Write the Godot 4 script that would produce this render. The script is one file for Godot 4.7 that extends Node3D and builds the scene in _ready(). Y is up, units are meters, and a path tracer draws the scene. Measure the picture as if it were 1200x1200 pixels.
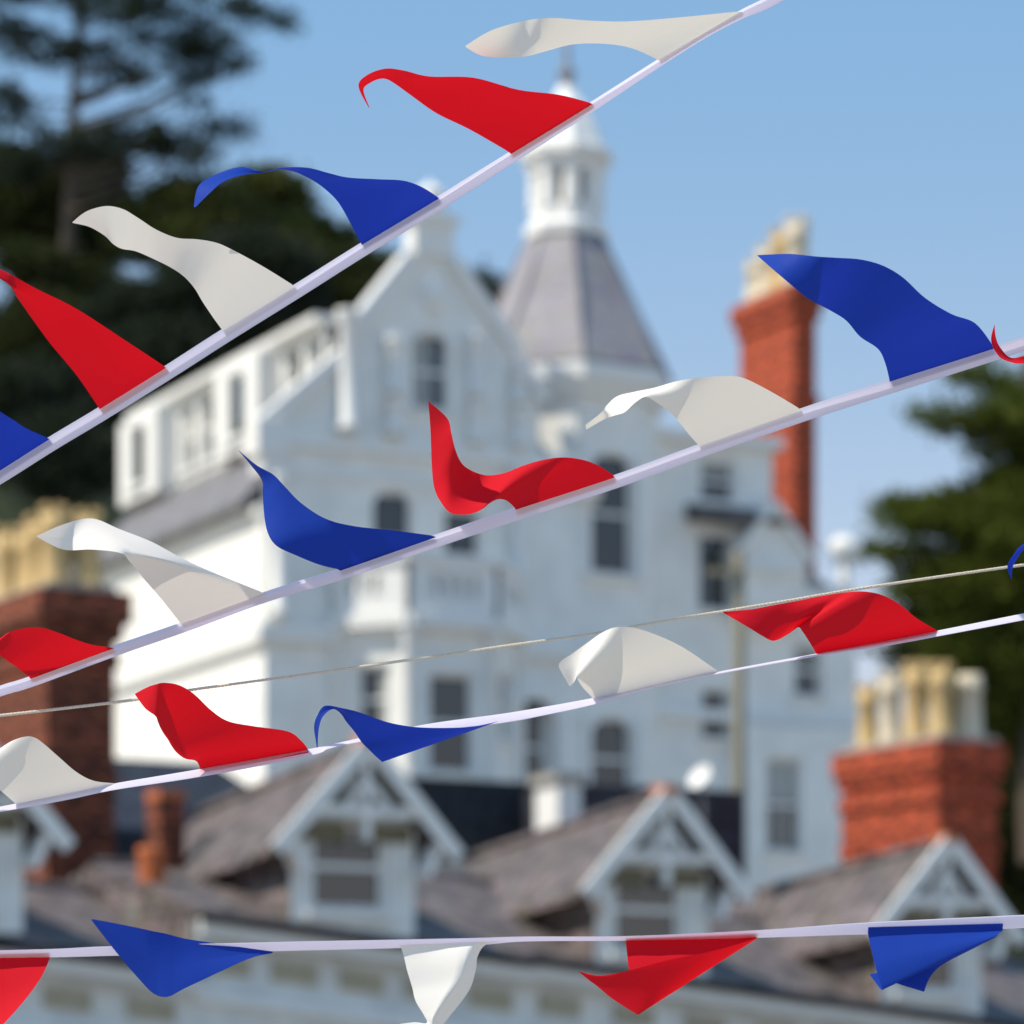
extends Node3D

# The photograph: wind-blown bunting in sharp focus across the frame, a white hotel, a terrace with dormers and trees far behind.
# Units are metres. The camera stands 3 m above the flat ground, looks level and uses a shifted lens.
const EYE := 3.0
const FOCAL := 4000.0          # focal length in pixels of the 1200 pixel photograph
const HORIZON := 1300.0

var M := {}
var rng := RandomNumberGenerator.new()
var taken := {}

# ------------------------------------------------------------------ helpers

func at(px: float, py: float, depth: float) -> Vector3:
	return Vector3((px - 600.0) / FOCAL * depth, EYE + (HORIZON - py) / FOCAL * depth, -depth)

func lin(r: float, g: float, b: float, a := 1.0) -> Color:
	var c := Color(r, g, b, a).linear_to_srgb()
	c.a = a
	return c

func numbered(called: String) -> String:
	taken[called] = taken.get(called, -1) + 1
	return called if taken[called] == 0 else "%s_%03d" % [called, taken[called]]

func thing(called: String, label: String, category: String, where := Vector3.ZERO, turn := 0.0, group := "") -> Node3D:
	var o := Node3D.new()
	o.name = numbered(called)
	add_child(o)
	o.position = where
	o.rotation.y = turn
	o.set_meta("label", label)
	o.set_meta("category", category)
	if group != "":
		o.set_meta("group", group)
	return o

func begin() -> SurfaceTool:
	var st := SurfaceTool.new()
	st.begin(Mesh.PRIMITIVE_TRIANGLES)
	st.set_smooth_group(-1)
	return st

func commit(st: SurfaceTool, called: String, mat: Material, parent: Node, label := "") -> MeshInstance3D:
	st.generate_normals()
	var o := MeshInstance3D.new()
	o.mesh = st.commit()
	o.material_override = mat
	o.name = called
	parent.add_child(o, true)
	if label != "":
		o.set_meta("label", label)
	return o

func group_node(called: String, parent: Node) -> Node3D:
	var o := Node3D.new()
	o.name = called
	parent.add_child(o, true)
	return o

func tri(st: SurfaceTool, a: Vector3, b: Vector3, c: Vector3, inside: Vector3) -> void:
	var n := (b - a).cross(c - a)
	if n.dot((a + b + c) / 3.0 - inside) > 0.0:
		var t := b
		b = c
		c = t
	st.add_vertex(a)
	st.add_vertex(b)
	st.add_vertex(c)

func quad(st: SurfaceTool, a: Vector3, b: Vector3, c: Vector3, d: Vector3, inside: Vector3) -> void:
	tri(st, a, b, c, inside)
	tri(st, a, c, d, inside)

# eight corners: bottom ring 0-3, top ring 4-7
func hexa(st: SurfaceTool, p: Array) -> void:
	var c := Vector3.ZERO
	for v: Vector3 in p:
		c += v / 8.0
	quad(st, p[0], p[1], p[2], p[3], c)
	quad(st, p[4], p[5], p[6], p[7], c)
	for k in 4:
		var j: int = (k + 1) % 4
		quad(st, p[k], p[j], p[j + 4], p[k + 4], c)

func box(st: SurfaceTool, x0: float, x1: float, y0: float, y1: float, z0: float, z1: float, t := Transform3D.IDENTITY) -> void:
	hexa(st, [t * Vector3(x0, y0, z0), t * Vector3(x1, y0, z0), t * Vector3(x1, y0, z1), t * Vector3(x0, y0, z1),
		t * Vector3(x0, y1, z0), t * Vector3(x1, y1, z0), t * Vector3(x1, y1, z1), t * Vector3(x0, y1, z1)])

# a plank between two points in the plane z0..z1, w wide, measured to the side of the line
func bar(st: SurfaceTool, a: Vector2, b: Vector2, w: float, z0: float, z1: float, t := Transform3D.IDENTITY) -> void:
	var n := (b - a).orthogonal().normalized() * w * 0.5
	var q := [a - n, b - n, b + n, a + n]
	var p := []
	for z: float in [z0, z1]:
		for v: Vector2 in q:
			p.append(t * Vector3(v.x, v.y, z))
	hexa(st, p)

func prism(st: SurfaceTool, poly: PackedVector2Array, z0: float, z1: float, t := Transform3D.IDENTITY) -> void:
	var idx := Geometry2D.triangulate_polygon(poly)
	for k in range(0, idx.size(), 3):
		for z: float in [z0, z1]:
			var inside := Vector3(poly[idx[k]].x, poly[idx[k]].y, (z0 + z1) * 0.5)
			tri(st, t * Vector3(poly[idx[k]].x, poly[idx[k]].y, z), t * Vector3(poly[idx[k + 1]].x, poly[idx[k + 1]].y, z), t * Vector3(poly[idx[k + 2]].x, poly[idx[k + 2]].y, z), t * inside)
	var cw := 1.0 if Geometry2D.is_polygon_clockwise(poly) else -1.0
	for k in poly.size():
		var a := poly[k]
		var b := poly[(k + 1) % poly.size()]
		var mid := (a + b) * 0.5 - (b - a).orthogonal().normalized() * cw * 0.01 * -1.0
		quad(st, t * Vector3(a.x, a.y, z0), t * Vector3(b.x, b.y, z0), t * Vector3(b.x, b.y, z1), t * Vector3(a.x, a.y, z1), t * Vector3(mid.x, mid.y, (z0 + z1) * 0.5))

# profile of (radius, height), turned about the vertical through c
func lathe(st: SurfaceTool, profile: Array, segs: int, c: Vector3, phase := 0.0) -> void:
	for k in profile.size() - 1:
		var a: Vector2 = profile[k]
		var b: Vector2 = profile[k + 1]
		var mid := c + Vector3(0, (a.y + b.y) * 0.5, 0)
		if a.y == b.y:
			mid.y += -0.05 if a.x > b.x else 0.05
		for s in segs:
			var t0 := phase + TAU * s / segs
			var t1 := phase + TAU * (s + 1) / segs
			var d0 := Vector3(sin(t0), 0, cos(t0))
			var d1 := Vector3(sin(t1), 0, cos(t1))
			var p := [c + d0 * a.x + Vector3.UP * a.y, c + d1 * a.x + Vector3.UP * a.y, c + d1 * b.x + Vector3.UP * b.y, c + d0 * b.x + Vector3.UP * b.y]
			if a.x > 0.0001:
				tri(st, p[0], p[1], p[2], mid)
			if b.x > 0.0001:
				tri(st, p[0], p[2], p[3], mid)

func tube(st: SurfaceTool, pts: PackedVector3Array, radii: PackedFloat32Array, segs := 7) -> void:
	var rings := []
	for k in pts.size():
		var d := (pts[mini(k + 1, pts.size() - 1)] - pts[maxi(k - 1, 0)]).normalized()
		var side := d.cross(Vector3(0.13, 0.31, 0.94)).normalized()
		var up := side.cross(d)
		var ring := []
		for s in segs:
			var t := TAU * s / segs
			ring.append(pts[k] + (side * cos(t) + up * sin(t)) * radii[k])
		rings.append(ring)
	for k in pts.size() - 1:
		var c := (pts[k] + pts[k + 1]) * 0.5
		for s in segs:
			var j := (s + 1) % segs
			quad(st, rings[k][s], rings[k][j], rings[k + 1][j], rings[k + 1][s], c)

# ------------------------------------------------------------------ materials

func noise_tex(freq: float, lo: Color, hi: Color, seed_: int, size := 512, octaves := 4) -> NoiseTexture2D:
	var n := FastNoiseLite.new()
	n.seed = seed_
	n.frequency = freq
	n.fractal_octaves = octaves
	var g := Gradient.new()
	g.set_color(0, lo)
	g.set_color(1, hi)
	g.set_offset(0, 0.2)
	g.set_offset(1, 0.8)
	var t := NoiseTexture2D.new()
	t.width = size
	t.height = size
	t.seamless = true
	t.noise = n
	t.color_ramp = g
	return t

func surface(called: String, rough: float, tex: Texture2D, scale: float, tint := Color.WHITE, spec := 0.4) -> StandardMaterial3D:
	var m := StandardMaterial3D.new()
	m.resource_name = called
	m.albedo_color = tint
	m.roughness = rough
	m.metallic_specular = spec
	if tex:
		m.albedo_texture = tex
		m.uv1_triplanar = true
		m.uv1_scale = Vector3.ONE * scale
	M[called] = m
	return m

# courses of bricks or slates, as flat print and fine relief: far too small to pick apart in the picture
func coursed(cols: int, rows: int, joint: float, base: Color, spread: float, mortar: Color, seed_: int) -> ImageTexture:
	var r := RandomNumberGenerator.new()
	r.seed = seed_
	var n := 256
	var im := Image.create(n, n, false, Image.FORMAT_RGB8)
	im.fill(mortar)
	var w := float(n) / cols
	var h := float(n) / rows
	for j in rows:
		for i in cols + 1:
			var k := 1.0 + r.randf_range(-spread, spread)
			var c := Color(base.r * k, base.g * k * r.randf_range(0.95, 1.05), base.b * k * r.randf_range(0.93, 1.07))
			var x0 := (i - (0.5 if j % 2 == 1 else 0.0)) * w
			im.fill_rect(Rect2i(int(x0), int(j * h), maxi(1, int(w - joint)), maxi(1, int(h - joint))), c)
	return ImageTexture.create_from_image(im)

func cloth(called: String, base: Color, through: Color, amount: float, rough: float) -> void:
	var m := StandardMaterial3D.new()
	m.resource_name = called
	m.albedo_color = base
	m.roughness = rough
	m.metallic_specular = 0.16
	m.cull_mode = BaseMaterial3D.CULL_DISABLED
	m.backlight_enabled = true
	var k := amount / maxf(through.r, maxf(through.g, through.b))
	m.backlight = Color(through.r * k, through.g * k, through.b * k).linear_to_srgb()
	m.heightmap_enabled = true
	m.heightmap_scale = 0.012
	m.heightmap_texture = M["weave"]
	m.uv1_triplanar = true
	m.uv1_scale = Vector3.ONE * 9.0
	M[called] = m

func make_materials() -> void:
	M["weave"] = noise_tex(0.035, Color(0.25, 0.25, 0.25), Color(0.75, 0.75, 0.75), 5, 256, 5)
	cloth("white_cloth", lin(0.76, 0.745, 0.72), Color(0.92, 0.87, 0.80), 0.38, 0.75)
	cloth("red_cloth", lin(0.56, 0.012, 0.024), Color(0.90, 0.002, 0.010), 0.48, 0.7)
	cloth("blue_cloth", lin(0.012, 0.044, 0.28), Color(0.006, 0.014, 0.26), 0.26, 0.55)
	cloth("tape", lin(0.75, 0.735, 0.82), Color(0.82, 0.79, 0.93), 0.95, 0.55)
	surface("rope", 0.85, noise_tex(0.06, lin(0.44, 0.40, 0.33), lin(0.80, 0.76, 0.67), 9, 256), 30.0)
	surface("stucco", 0.85, noise_tex(0.012, lin(0.78, 0.78, 0.75), lin(0.87, 0.87, 0.84), 11), 0.12)
	surface("pale_render", 0.85, noise_tex(0.014, lin(0.68, 0.70, 0.69), lin(0.80, 0.82, 0.80), 12), 0.15)
	surface("white_paint", 0.55, noise_tex(0.02, lin(0.76, 0.76, 0.74), lin(0.86, 0.86, 0.84), 13), 0.4)
	surface("cream_paint", 0.7, noise_tex(0.02, lin(0.36, 0.32, 0.23), lin(0.50, 0.46, 0.35), 14), 0.5)
	surface("olive_paint", 0.8, noise_tex(0.02, lin(0.16, 0.15, 0.10), lin(0.26, 0.24, 0.17), 15), 0.6)
	surface("slate", 0.6, coursed(8, 12, 2.0, lin(0.136, 0.114, 0.112), 0.34, lin(0.055, 0.048, 0.048), 21), 0.45)
	surface("slate_grey", 0.6, coursed(8, 14, 2.0, lin(0.30, 0.285, 0.31), 0.09, lin(0.22, 0.21, 0.23), 22), 0.45)
	surface("slate_blue", 0.6, coursed(8, 14, 2.0, lin(0.20, 0.19, 0.205), 0.2, lin(0.10, 0.10, 0.11), 41), 0.45)
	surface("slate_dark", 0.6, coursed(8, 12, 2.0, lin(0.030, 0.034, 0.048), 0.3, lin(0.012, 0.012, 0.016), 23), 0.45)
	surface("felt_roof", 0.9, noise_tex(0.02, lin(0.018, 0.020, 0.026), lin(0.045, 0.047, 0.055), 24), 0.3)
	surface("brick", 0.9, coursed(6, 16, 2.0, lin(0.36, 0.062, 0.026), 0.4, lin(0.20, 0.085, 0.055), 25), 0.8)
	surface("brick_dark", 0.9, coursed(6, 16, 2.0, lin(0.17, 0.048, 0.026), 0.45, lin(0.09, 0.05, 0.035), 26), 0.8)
	surface("buff_clay", 0.85, noise_tex(0.03, lin(0.42, 0.28, 0.11), lin(0.66, 0.50, 0.27), 27), 0.8)
	surface("pale_clay", 0.85, noise_tex(0.03, lin(0.52, 0.44, 0.32), lin(0.70, 0.64, 0.52), 28), 0.8)
	surface("terracotta", 0.8, noise_tex(0.03, lin(0.42, 0.10, 0.035), lin(0.60, 0.20, 0.08), 29), 0.8)
	surface("lead", 0.6, noise_tex(0.03, lin(0.18, 0.18, 0.20), lin(0.30, 0.30, 0.32), 30), 0.6)
	surface("weathered_wood", 0.9, noise_tex(0.03, lin(0.15, 0.145, 0.11), lin(0.26, 0.25, 0.20), 31), 0.5)
	surface("mortar", 0.9, noise_tex(0.03, lin(0.30, 0.29, 0.26), lin(0.44, 0.42, 0.38), 32), 0.6)
	surface("curtain", 0.9, noise_tex(0.05, lin(0.30, 0.31, 0.30), lin(0.44, 0.45, 0.43), 33), 0.8)
	surface("dark_glass", 0.04, null, 1.0, lin(0.012, 0.018, 0.020), 0.72)
	surface("bark", 0.95, noise_tex(0.05, lin(0.05, 0.04, 0.03), lin(0.14, 0.11, 0.085), 34), 0.6)
	surface("grass", 0.95, noise_tex(0.02, lin(0.014, 0.020, 0.010), lin(0.05, 0.06, 0.025), 35), 0.05)
	surface("asphalt", 0.95, noise_tex(0.04, lin(0.035, 0.035, 0.036), lin(0.07, 0.07, 0.07), 36), 0.3)
	surface("paving", 0.9, noise_tex(0.03, lin(0.36, 0.33, 0.28), lin(0.48, 0.44, 0.38), 37), 0.3)
	surface("pale_gravel", 0.95, noise_tex(0.03, lin(0.30, 0.27, 0.22), lin(0.42, 0.39, 0.33), 38), 0.2)
	for k in 4:
		var c: Color = [Color(0.055, 0.064, 0.030), Color(0.115, 0.125, 0.048), Color(0.12, 0.145, 0.032), Color(0.045, 0.058, 0.046)][k]
		var m := StandardMaterial3D.new()
		m.resource_name = "needles"
		m.albedo_color = c.linear_to_srgb()
		m.roughness = 0.8
		m.metallic_specular = 0.15
		m.vertex_color_use_as_albedo = true
		m.cull_mode = BaseMaterial3D.CULL_DISABLED
		m.backlight_enabled = true
		m.backlight = Color(0.5, 0.6, 0.3).linear_to_srgb()
		M["needles_%d" % k] = m

# ------------------------------------------------------------------ the bunting

func spline(v: Array, t: float) -> Variant:
	var n := v.size() - 1
	var f := clampf(t, 0.0, 1.0) * n
	var k := mini(int(f), n - 1)
	var u := f - k
	var p0 = v[maxi(k - 1, 0)]
	var p1 = v[k]
	var p2 = v[k + 1]
	var p3 = v[mini(k + 2, n)]
	return 0.5 * ((2.0 * p1) + (p2 - p0) * u + (2.0 * p0 - 5.0 * p1 + 4.0 * p2 - p3) * u * u + (3.0 * p1 - p0 - 3.0 * p2 + p3) * u * u * u)

# One string: the open edge of a folded tape runs through pts (x, y in the photograph, apparent width); pennants are sewn between its two layers.
class Strand:
	var node: Node3D
	var d0: float
	var d1: float
	var hang := false
	var pts := []
	var face := 1.0

func depth_of(s: Strand, px: float) -> float:
	return lerpf(s.d0, s.d1, px / 1200.0)

const FULL := 0.0185          # width of the folded tape

# from the open edge to the fold, for an apparent width in the photograph
func tape_way(s: Strand, tangent: Vector3, wide: float) -> Vector3:
	var out := Vector3(0, 0, 1)
	var down := tangent.cross(out).normalized()
	if (down.y > 0.0) != s.hang:
		down = -down
	var turn := acos(clampf(wide / (FULL * FOCAL / 5.0), 0.12, 1.0))
	return (down * cos(turn) + out * sin(turn) * s.face).normalized()

func width_at(s: Strand, px: float) -> float:
	for k in s.pts.size() - 1:
		if px <= s.pts[k + 1][0] or k == s.pts.size() - 2:
			return lerpf(s.pts[k][2], s.pts[k + 1][2], clampf((px - s.pts[k][0]) / float(s.pts[k + 1][0] - s.pts[k][0]), 0, 1))
	return 10.0

func make_strand(label: String, d0: float, d1: float, pts: Array, hang := false, face := 1.0) -> Strand:
	var s := Strand.new()
	s.d0 = d0
	s.d1 = d1
	s.hang = hang
	s.pts = pts
	s.face = face
	s.node = thing("bunting_string", label, "bunting", Vector3.ZERO, 0.0, "bunting strings across the street")
	var line := []
	var wide := []
	for p: Array in pts:
		line.append(at(p[0], p[1], depth_of(s, p[0])))
		wide.append(p[2] * 1.0)
	# on beyond the frame, along the same line
	for k in 16:
		line.push_front(line[0] + (line[0] - line[1]).normalized() * 0.11)
		line.append(line[-1] + (line[-1] - line[-2]).normalized() * 0.11)
		wide.push_front(wide[0])
		wide.append(wide[-1])
	var st := SurfaceTool.new()
	st.begin(Mesh.PRIMITIVE_TRIANGLES)
	st.set_smooth_group(0)
	var n := (line.size() - 1) * 8
	var rows := []
	for k in n + 1:
		var t := float(k) / n
		var p: Vector3 = spline(line, t)
		var tangent: Vector3 = (spline(line, minf(t + 0.002, 1.0)) - spline(line, maxf(t - 0.002, 0.0))).normalized()
		var w := tape_way(s, tangent, spline(wide, t))
		var off := w.cross(tangent).normalized()
		if off.z < 0.0:
			off = -off
		var wobble := 0.0003 * sin(t * 41.0) + 0.0002 * sin(t * 93.0 + 1.0)
		rows.append([
			p + off * (0.0016 + wobble), p + w * FULL * 0.5 + off * (0.0014 + wobble * 0.5), p + w * FULL * 0.94 + off * 0.0005,
			p + w * FULL, p + w * FULL * 0.94 - off * 0.0005,
			p + w * FULL * 0.5 - off * (0.0014 - wobble * 0.5), p - w * 0.0026 - off * (0.0016 - wobble)])
	for k in n:
		for j in 6:
			var a: Vector3 = rows[k][j]
			var b: Vector3 = rows[k + 1][j]
			var c: Vector3 = rows[k + 1][j + 1]
			var d: Vector3 = rows[k][j + 1]
			for v: Vector3 in [a, b, c, a, c, d]:
				st.add_vertex(v)
	commit(st, "tape", M["tape"], s.node)
	return s

# rungs: [px, py, pz, qx, qy, qz] or with a fold line between, [px, py, pz, mx, my, mz, qx, qy, qz]; z is centimetres towards the camera.
# The wind lifts the cloth towards us: every point also comes forward by lean for each unit that it stands above the tape.
func above_tape(s: Strand, px: float, py: float) -> float:
	for k in s.pts.size() - 1:
		var a: Array = s.pts[k]
		var b: Array = s.pts[k + 1]
		if px <= b[0] or k == s.pts.size() - 2:
			var slope: float = float(b[1] - a[1]) / float(b[0] - a[0])
			return maxf(0.0, (a[1] + slope * (px - a[0]) - py) / sqrt(1.0 + slope * slope))
	return 0.0

func pennant(s: Strand, color: String, label: String, rungs: Array, hem := true, lean := 0.64, ripple := 1.5) -> void:
	var cols := []
	var three: bool = rungs[0].size() == 9
	for r: Array in rungs:
		var row := []
		for k in range(0, r.size(), 3):
			var near: float = r[k + 2] * 0.01
			if not s.hang:
				near = near * ripple + lean * above_tape(s, r[k], r[k + 1]) * 5.0 / FOCAL
			row.append(at(r[k], r[k + 1], depth_of(s, r[k]) - near))
		cols.append(row)
	var across := 12
	var along := (rungs.size() - 1) * 6
	var edges := [[], [], []]
	for row: Array in cols:
		for k in row.size():
			edges[k].append(row[k])
	var grid := []
	var slack := 0.0018
	for k in along + 1:
		var t := float(k) / along
		var row := []
		var p: Vector3 = spline(edges[0], t)
		var q: Vector3 = spline(edges[2 if three else 1], t)
		var m: Vector3 = spline(edges[1], t) if three else (p + q) * 0.5
		for j in across + 1:
			var u := float(j) / across
			var v: Vector3
			if three:
				# a soft fold through the middle point
				var a := p.lerp(m, u * 2.0) if u < 0.5 else m.lerp(q, u * 2.0 - 1.0)
				var b := p.lerp(m, u).lerp(m.lerp(q, u), u)
				v = a.lerp(b, 0.25)
			else:
				v = p.lerp(q, u)
			# the slight unevenness of a light cloth
			v.z += slack * sin(t * 7.0 + u * 2.3 + p.x * 9.0) * sin(PI * t) * sin(PI * u) * 2.0
			v.z += 0.0007 * sin(u * 23.0 + p.y * 60.0) * exp(-t * 7.0) * smoothstep(0.0, 0.06, t)
			row.append(v)
		grid.append(row)
	if hem:
		var p0: Vector3 = grid[0][0]
		var q0: Vector3 = grid[0][across]
		var along_tape := (q0 - p0).normalized()
		var sewn := []
		var last: Array = rungs[0]
		for j in across + 1:
			var px := lerpf(last[0], last[last.size() - 3], float(j) / across)
			var way := tape_way(s, along_tape, width_at(s, px))
			sewn.append(grid[0][j] + way * 0.0105)
			grid[0][j] += way * 0.0016
		grid.push_front(sewn)
	var st := SurfaceTool.new()
	st.begin(Mesh.PRIMITIVE_TRIANGLES)
	st.set_smooth_group(0)
	for k in grid.size() - 1:
		for j in across:
			var a: Vector3 = grid[k][j]
			var b: Vector3 = grid[k][j + 1]
			var c: Vector3 = grid[k + 1][j + 1]
			var d: Vector3 = grid[k + 1][j]
			for v: Vector3 in [a, b, c, a, c, d]:
				st.add_vertex(v)
	commit(st, "pennant", M[color + "_cloth"], s.node, label)

func two(p: Array, q: Array, pz: Array, qz: Array) -> Array:
	var out := []
	for k in p.size():
		out.append([p[k][0], p[k][1], pz[k], q[k][0], q[k][1], qz[k]])
	return out

func make_bunting() -> void:
	# the string that climbs from the lower left to the top
	var a := make_strand("bunting string climbing steeply from mid left edge to top edge, six pennants", 5.0, 5.16, [
		[-60, 587, 13], [0, 551, 13], [57, 515, 13], [117, 479, 13], [194, 431, 13], [261, 388, 13], [345, 336, 12.5], [423, 287, 12], [514, 232, 11], [598, 180, 8.5], [694, 121, 6], [773, 71, 3.2], [830, 36, 2.5], [870, 13, 5], [900, -2, 8], [960, -37, 9]], false, -1.0)
	pennant(a, "white", "white pennant streaming level with a folded grey tip", two(
		[[870, 13], [800, 20], [735, 25], [690, 24], [645, 21], [612, 25], [575, 36], [545, 54]],
		[[773, 71], [742, 57], [710, 51.5], [672, 52], [640, 60], [610, 67], [568, 66], [547, 56]],
		[0, 2.5, 4.5, 5.5, 5, 2.0, 3.5, 3], [0, 0.5, 1.5, 2.5, 2.5, 3.2, 0.5, 2.5]))
	pennant(a, "red", "red pennant with its tip hooked downward", two(
		[[694, 121], [655, 111], [607, 105], [555, 91], [503, 89.5], [473, 82.5], [451, 80.4], [430, 88], [420, 101], [432, 126]],
		[[598, 179], [551, 152], [512, 133], [482, 112], [464, 99], [453.5, 93], [445, 92.5], [434, 97], [426, 105.5], [433, 126]],
		[0, 1.5, 2.2, 3, 3.4, 3.5, 3.5, 3, 2, 0], [0, 0.5, 1, 1.6, 2, 2.2, 2.2, 1.8, 1.2, -0.4]))
	pennant(a, "blue", "blue pennant with a long twisted tail bent down", two(
		[[514, 231.6], [495, 219.5], [473, 211.7], [443, 210], [408, 208], [386, 203], [360, 196.5], [330, 196.5], [308, 201], [282, 195.6], [252, 205], [232.5, 218], [227, 242]],
		[[423, 285], [412, 264], [397, 238], [382, 222.5], [367, 211.7], [352, 204], [342, 200.5], [327, 198.5], [308, 202.5], [285, 205], [263, 212], [246, 226], [229, 243]],
		[0, 1.5, 2.5, 3, 3, 2.5, 2, 1, -0.5, -1.5, -2, -1.5, 0], [0, 0.4, 0.8, 1, 1, 0.8, 0.5, 0, -0.5, 0.2, 0.5, 0.8, 0.3]))
	pennant(a, "white", "white pennant rippling in a double wave", two(
		[[345, 335], [306, 311], [270, 291.5], [252, 284], [231, 280.4], [207, 278.6], [183, 269], [162, 255.5], [144, 245], [126, 241.4], [108, 245], [96, 251], [84.6, 260.6]],
		[[261, 387.5], [249, 371], [237, 353], [228, 338], [216, 324.5], [201, 314], [180, 303.5], [159, 294.5], [142.5, 291.5], [132, 285.5], [123, 276.5], [105, 266], [86, 261.5]],
		[0, 1.5, 3, 3.2, 2.6, 1.6, 1.2, 1.8, 2.6, 3, 2.5, 1.5, 0], [0, 0.6, 1.5, 1.8, 1.2, 0.2, -0.2, 0.4, 1.2, 1.6, 1.2, 0.6, 0]))
	pennant(a, "red", "red pennant pulled straight, its tip cut by the left edge", [
		[194, 430, 0, 160, 452, 0, 116.5, 479, 0], [150, 401, 1.5, 122, 425, 0.6, 90, 440, 0.2], [90, 362, 2.6, 78, 375, 1.6, 60, 404, 0.6], [45, 339.5, 3.2, 42, 351, 2.6, 39, 375.5, 1], [18, 324.5, 2.6, 19, 338, 3.2, 21, 350, 1.6], [0, 315.5, 1.6, 1, 327, 3.2, 7, 331, 2.4], [-45, 296, 0, -45, 300, 0.5, -45, 302, 0.5]])
	pennant(a, "blue", "blue pennant mostly beyond the left edge", two(
		[[57, 513.5], [30, 501.5], [9, 488], [-40, 462], [-150, 440]], [[-25, 566], [-45, 545], [-75, 500], [-110, 470], [-150, 441]], [0, 1, 2, 2, 0], [0, 0.3, 0.8, 1, 0]))

	# the second string, from the lower left to the right edge
	var b := make_strand("bunting string rising across the middle, six pennants blown upward", 5.06, 4.92, [
		[-60, 828, 7], [0, 806, 8], [35, 795, 8.5], [133, 759, 8.5], [212, 732, 8], [310, 696, 8], [398, 668, 10], [510, 629, 11], [604, 597, 12], [720, 559, 12], [819, 523, 12], [939, 481, 12], [1042, 447, 13], [1165, 408, 13], [1260, 377, 13]], false, -1.0)
	pennant(b, "red", "red pennant humped, its tip beyond the left edge", two(
		[[133, 759], [110, 756], [90, 750], [70, 742], [50, 736], [30, 736], [13, 740], [0, 748], [-60, 792]],
		[[35, 794], [27, 788], [20, 782], [12, 777], [4, 771], [-6, 765], [-18, 765], [-30, 772], [-61, 793]],
		[0, 1, 2, 2.8, 3, 2.6, 2, 1, -1], [0, 0.3, 0.7, 1, 1, 0.8, 0.4, 0, -1]))
	pennant(b, "white", "white pennant folded over along a bright lip", [
		[310, 695, 0, 300, 699, 0, 212, 731, 0], [255, 673, 1.6, 250, 675.5, 2.4, 190, 703, 1.2], [215, 655, 2.2, 205, 658, 3.8, 170, 680, 2.6], [178, 635, 1.2, 165, 650, 4.6, 152, 658, 4], [140, 620, 0.0, 142, 634, 2.6, 141, 648, 4.6], [107.5, 607.5, -1.0, 107, 625, 1.2, 107, 644, 3.6], [74, 614.6, 0.6, 74, 630, 1.0, 74, 644, 1.8], [43, 628, 3, 43, 628.4, 3, 43, 629, 3]])
	pennant(b, "blue", "blue pennant scooped up into a thin pointed tip", two(
		[[510, 628], [462, 621.7], [416, 616.7], [382, 608], [353, 589.6], [332.5, 568.8], [320, 556], [303, 546.7], [291, 537.5], [279, 527]],
		[[398, 667.5], [374, 661.7], [345, 650], [324, 639.6], [314, 625], [309.6, 604], [308, 579], [306.7, 562.5], [293, 544], [280, 528.5]],
		[0, 0.4, 0.6, 0.4, -0.4, -1.2, -1.8, -2.2, -2.6, -3], [0, 0.3, 0.7, 0.8, 0, -1.4, -2.6, -3.0, -3.2, -3]), true, 0.3)
	pennant(b, "red", "red pennant scooped into a tall upright curl", two(
		[[720, 558], [704, 547], [684, 539], [660, 536], [636, 539], [612, 546], [592, 554], [572, 557], [556, 553], [542, 544], [534, 528], [529, 508], [524, 490], [502, 470]],
		[[604, 596], [598, 590], [592, 586], [584, 585], [575, 589], [566, 596], [556, 601], [544, 603], [528, 601], [517, 589], [509, 572], [506, 546], [504.5, 505], [502, 471.5]],
		[0, 0.5, 1, 1.5, 1, 0, -1.5, -2.6, -2.2, 0.2, 2.2, 2.4, 1.4, -1], [0, 0.2, 0.5, 1, 1.8, 2.6, 3, 3, 2.4, 0.4, -3, -5, -4.2, -1.2]), true, 0.4, 1.0)
	pennant(b, "white", "white pennant arched over with a narrow turned tail", two(
		[[939, 480], [900, 457], [868, 442], [840, 441], [816, 443], [792, 447], [768, 454], [744, 459], [724, 464], [712, 474], [704, 484], [686, 498]],
		[[819, 522], [808, 510], [797, 496], [786, 484], [776, 476], [766, 469.5], [756, 465], [744, 472], [732, 483], [720, 487], [707, 492], [687, 503.5]],
		[0, 2, 3.2, 3.4, 2.8, 1.6, 0.2, -1.4, -2.4, -2.0, -0.5, 0.5], [0, 0.5, 1.2, 1.6, 1.8, 1.8, 1.6, 1.4, 1.0, 0.2, -1.2, 0.4]))
	pennant(b, "blue", "large blue pennant with a pale lit tip", two(
		[[1165, 407], [1143, 379], [1115, 368], [1084, 349], [1058, 325], [1034, 311], [1008, 304], [979, 302], [956, 300.5], [925, 297.5], [887.5, 299]],
		[[1042.5, 446], [1037.5, 426], [1029, 409], [1008, 394.6], [992, 376], [975, 365], [962, 358], [950, 352], [938, 343], [912, 321], [888, 300]],
		[0, 1.8, 3, 3.6, 3.4, 2.8, 2.4, 2.6, 2.2, 0.2, -3], [0, 0.6, 1.2, 1.4, 1.0, 0.8, 1.2, 2.2, 3.2, 2.0, -2.8]))
	pennant(b, "red", "thin red curl of a pennant beyond the right edge", two(
		[[1310, 360], [1260, 390], [1225, 412], [1200, 417], [1184, 419], [1172, 407], [1167, 395], [1165.5, 380.5]],
		[[1205, 396], [1215, 415], [1212, 424], [1200, 426], [1186, 425], [1171, 418], [1161.5, 400], [1165, 381]],
		[0, 1, 2, 2.5, 2.5, 2.2, 2, 2], [0, 0.5, 2, 3, 3.6, 3.6, 3, 2.2]), false)

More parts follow.
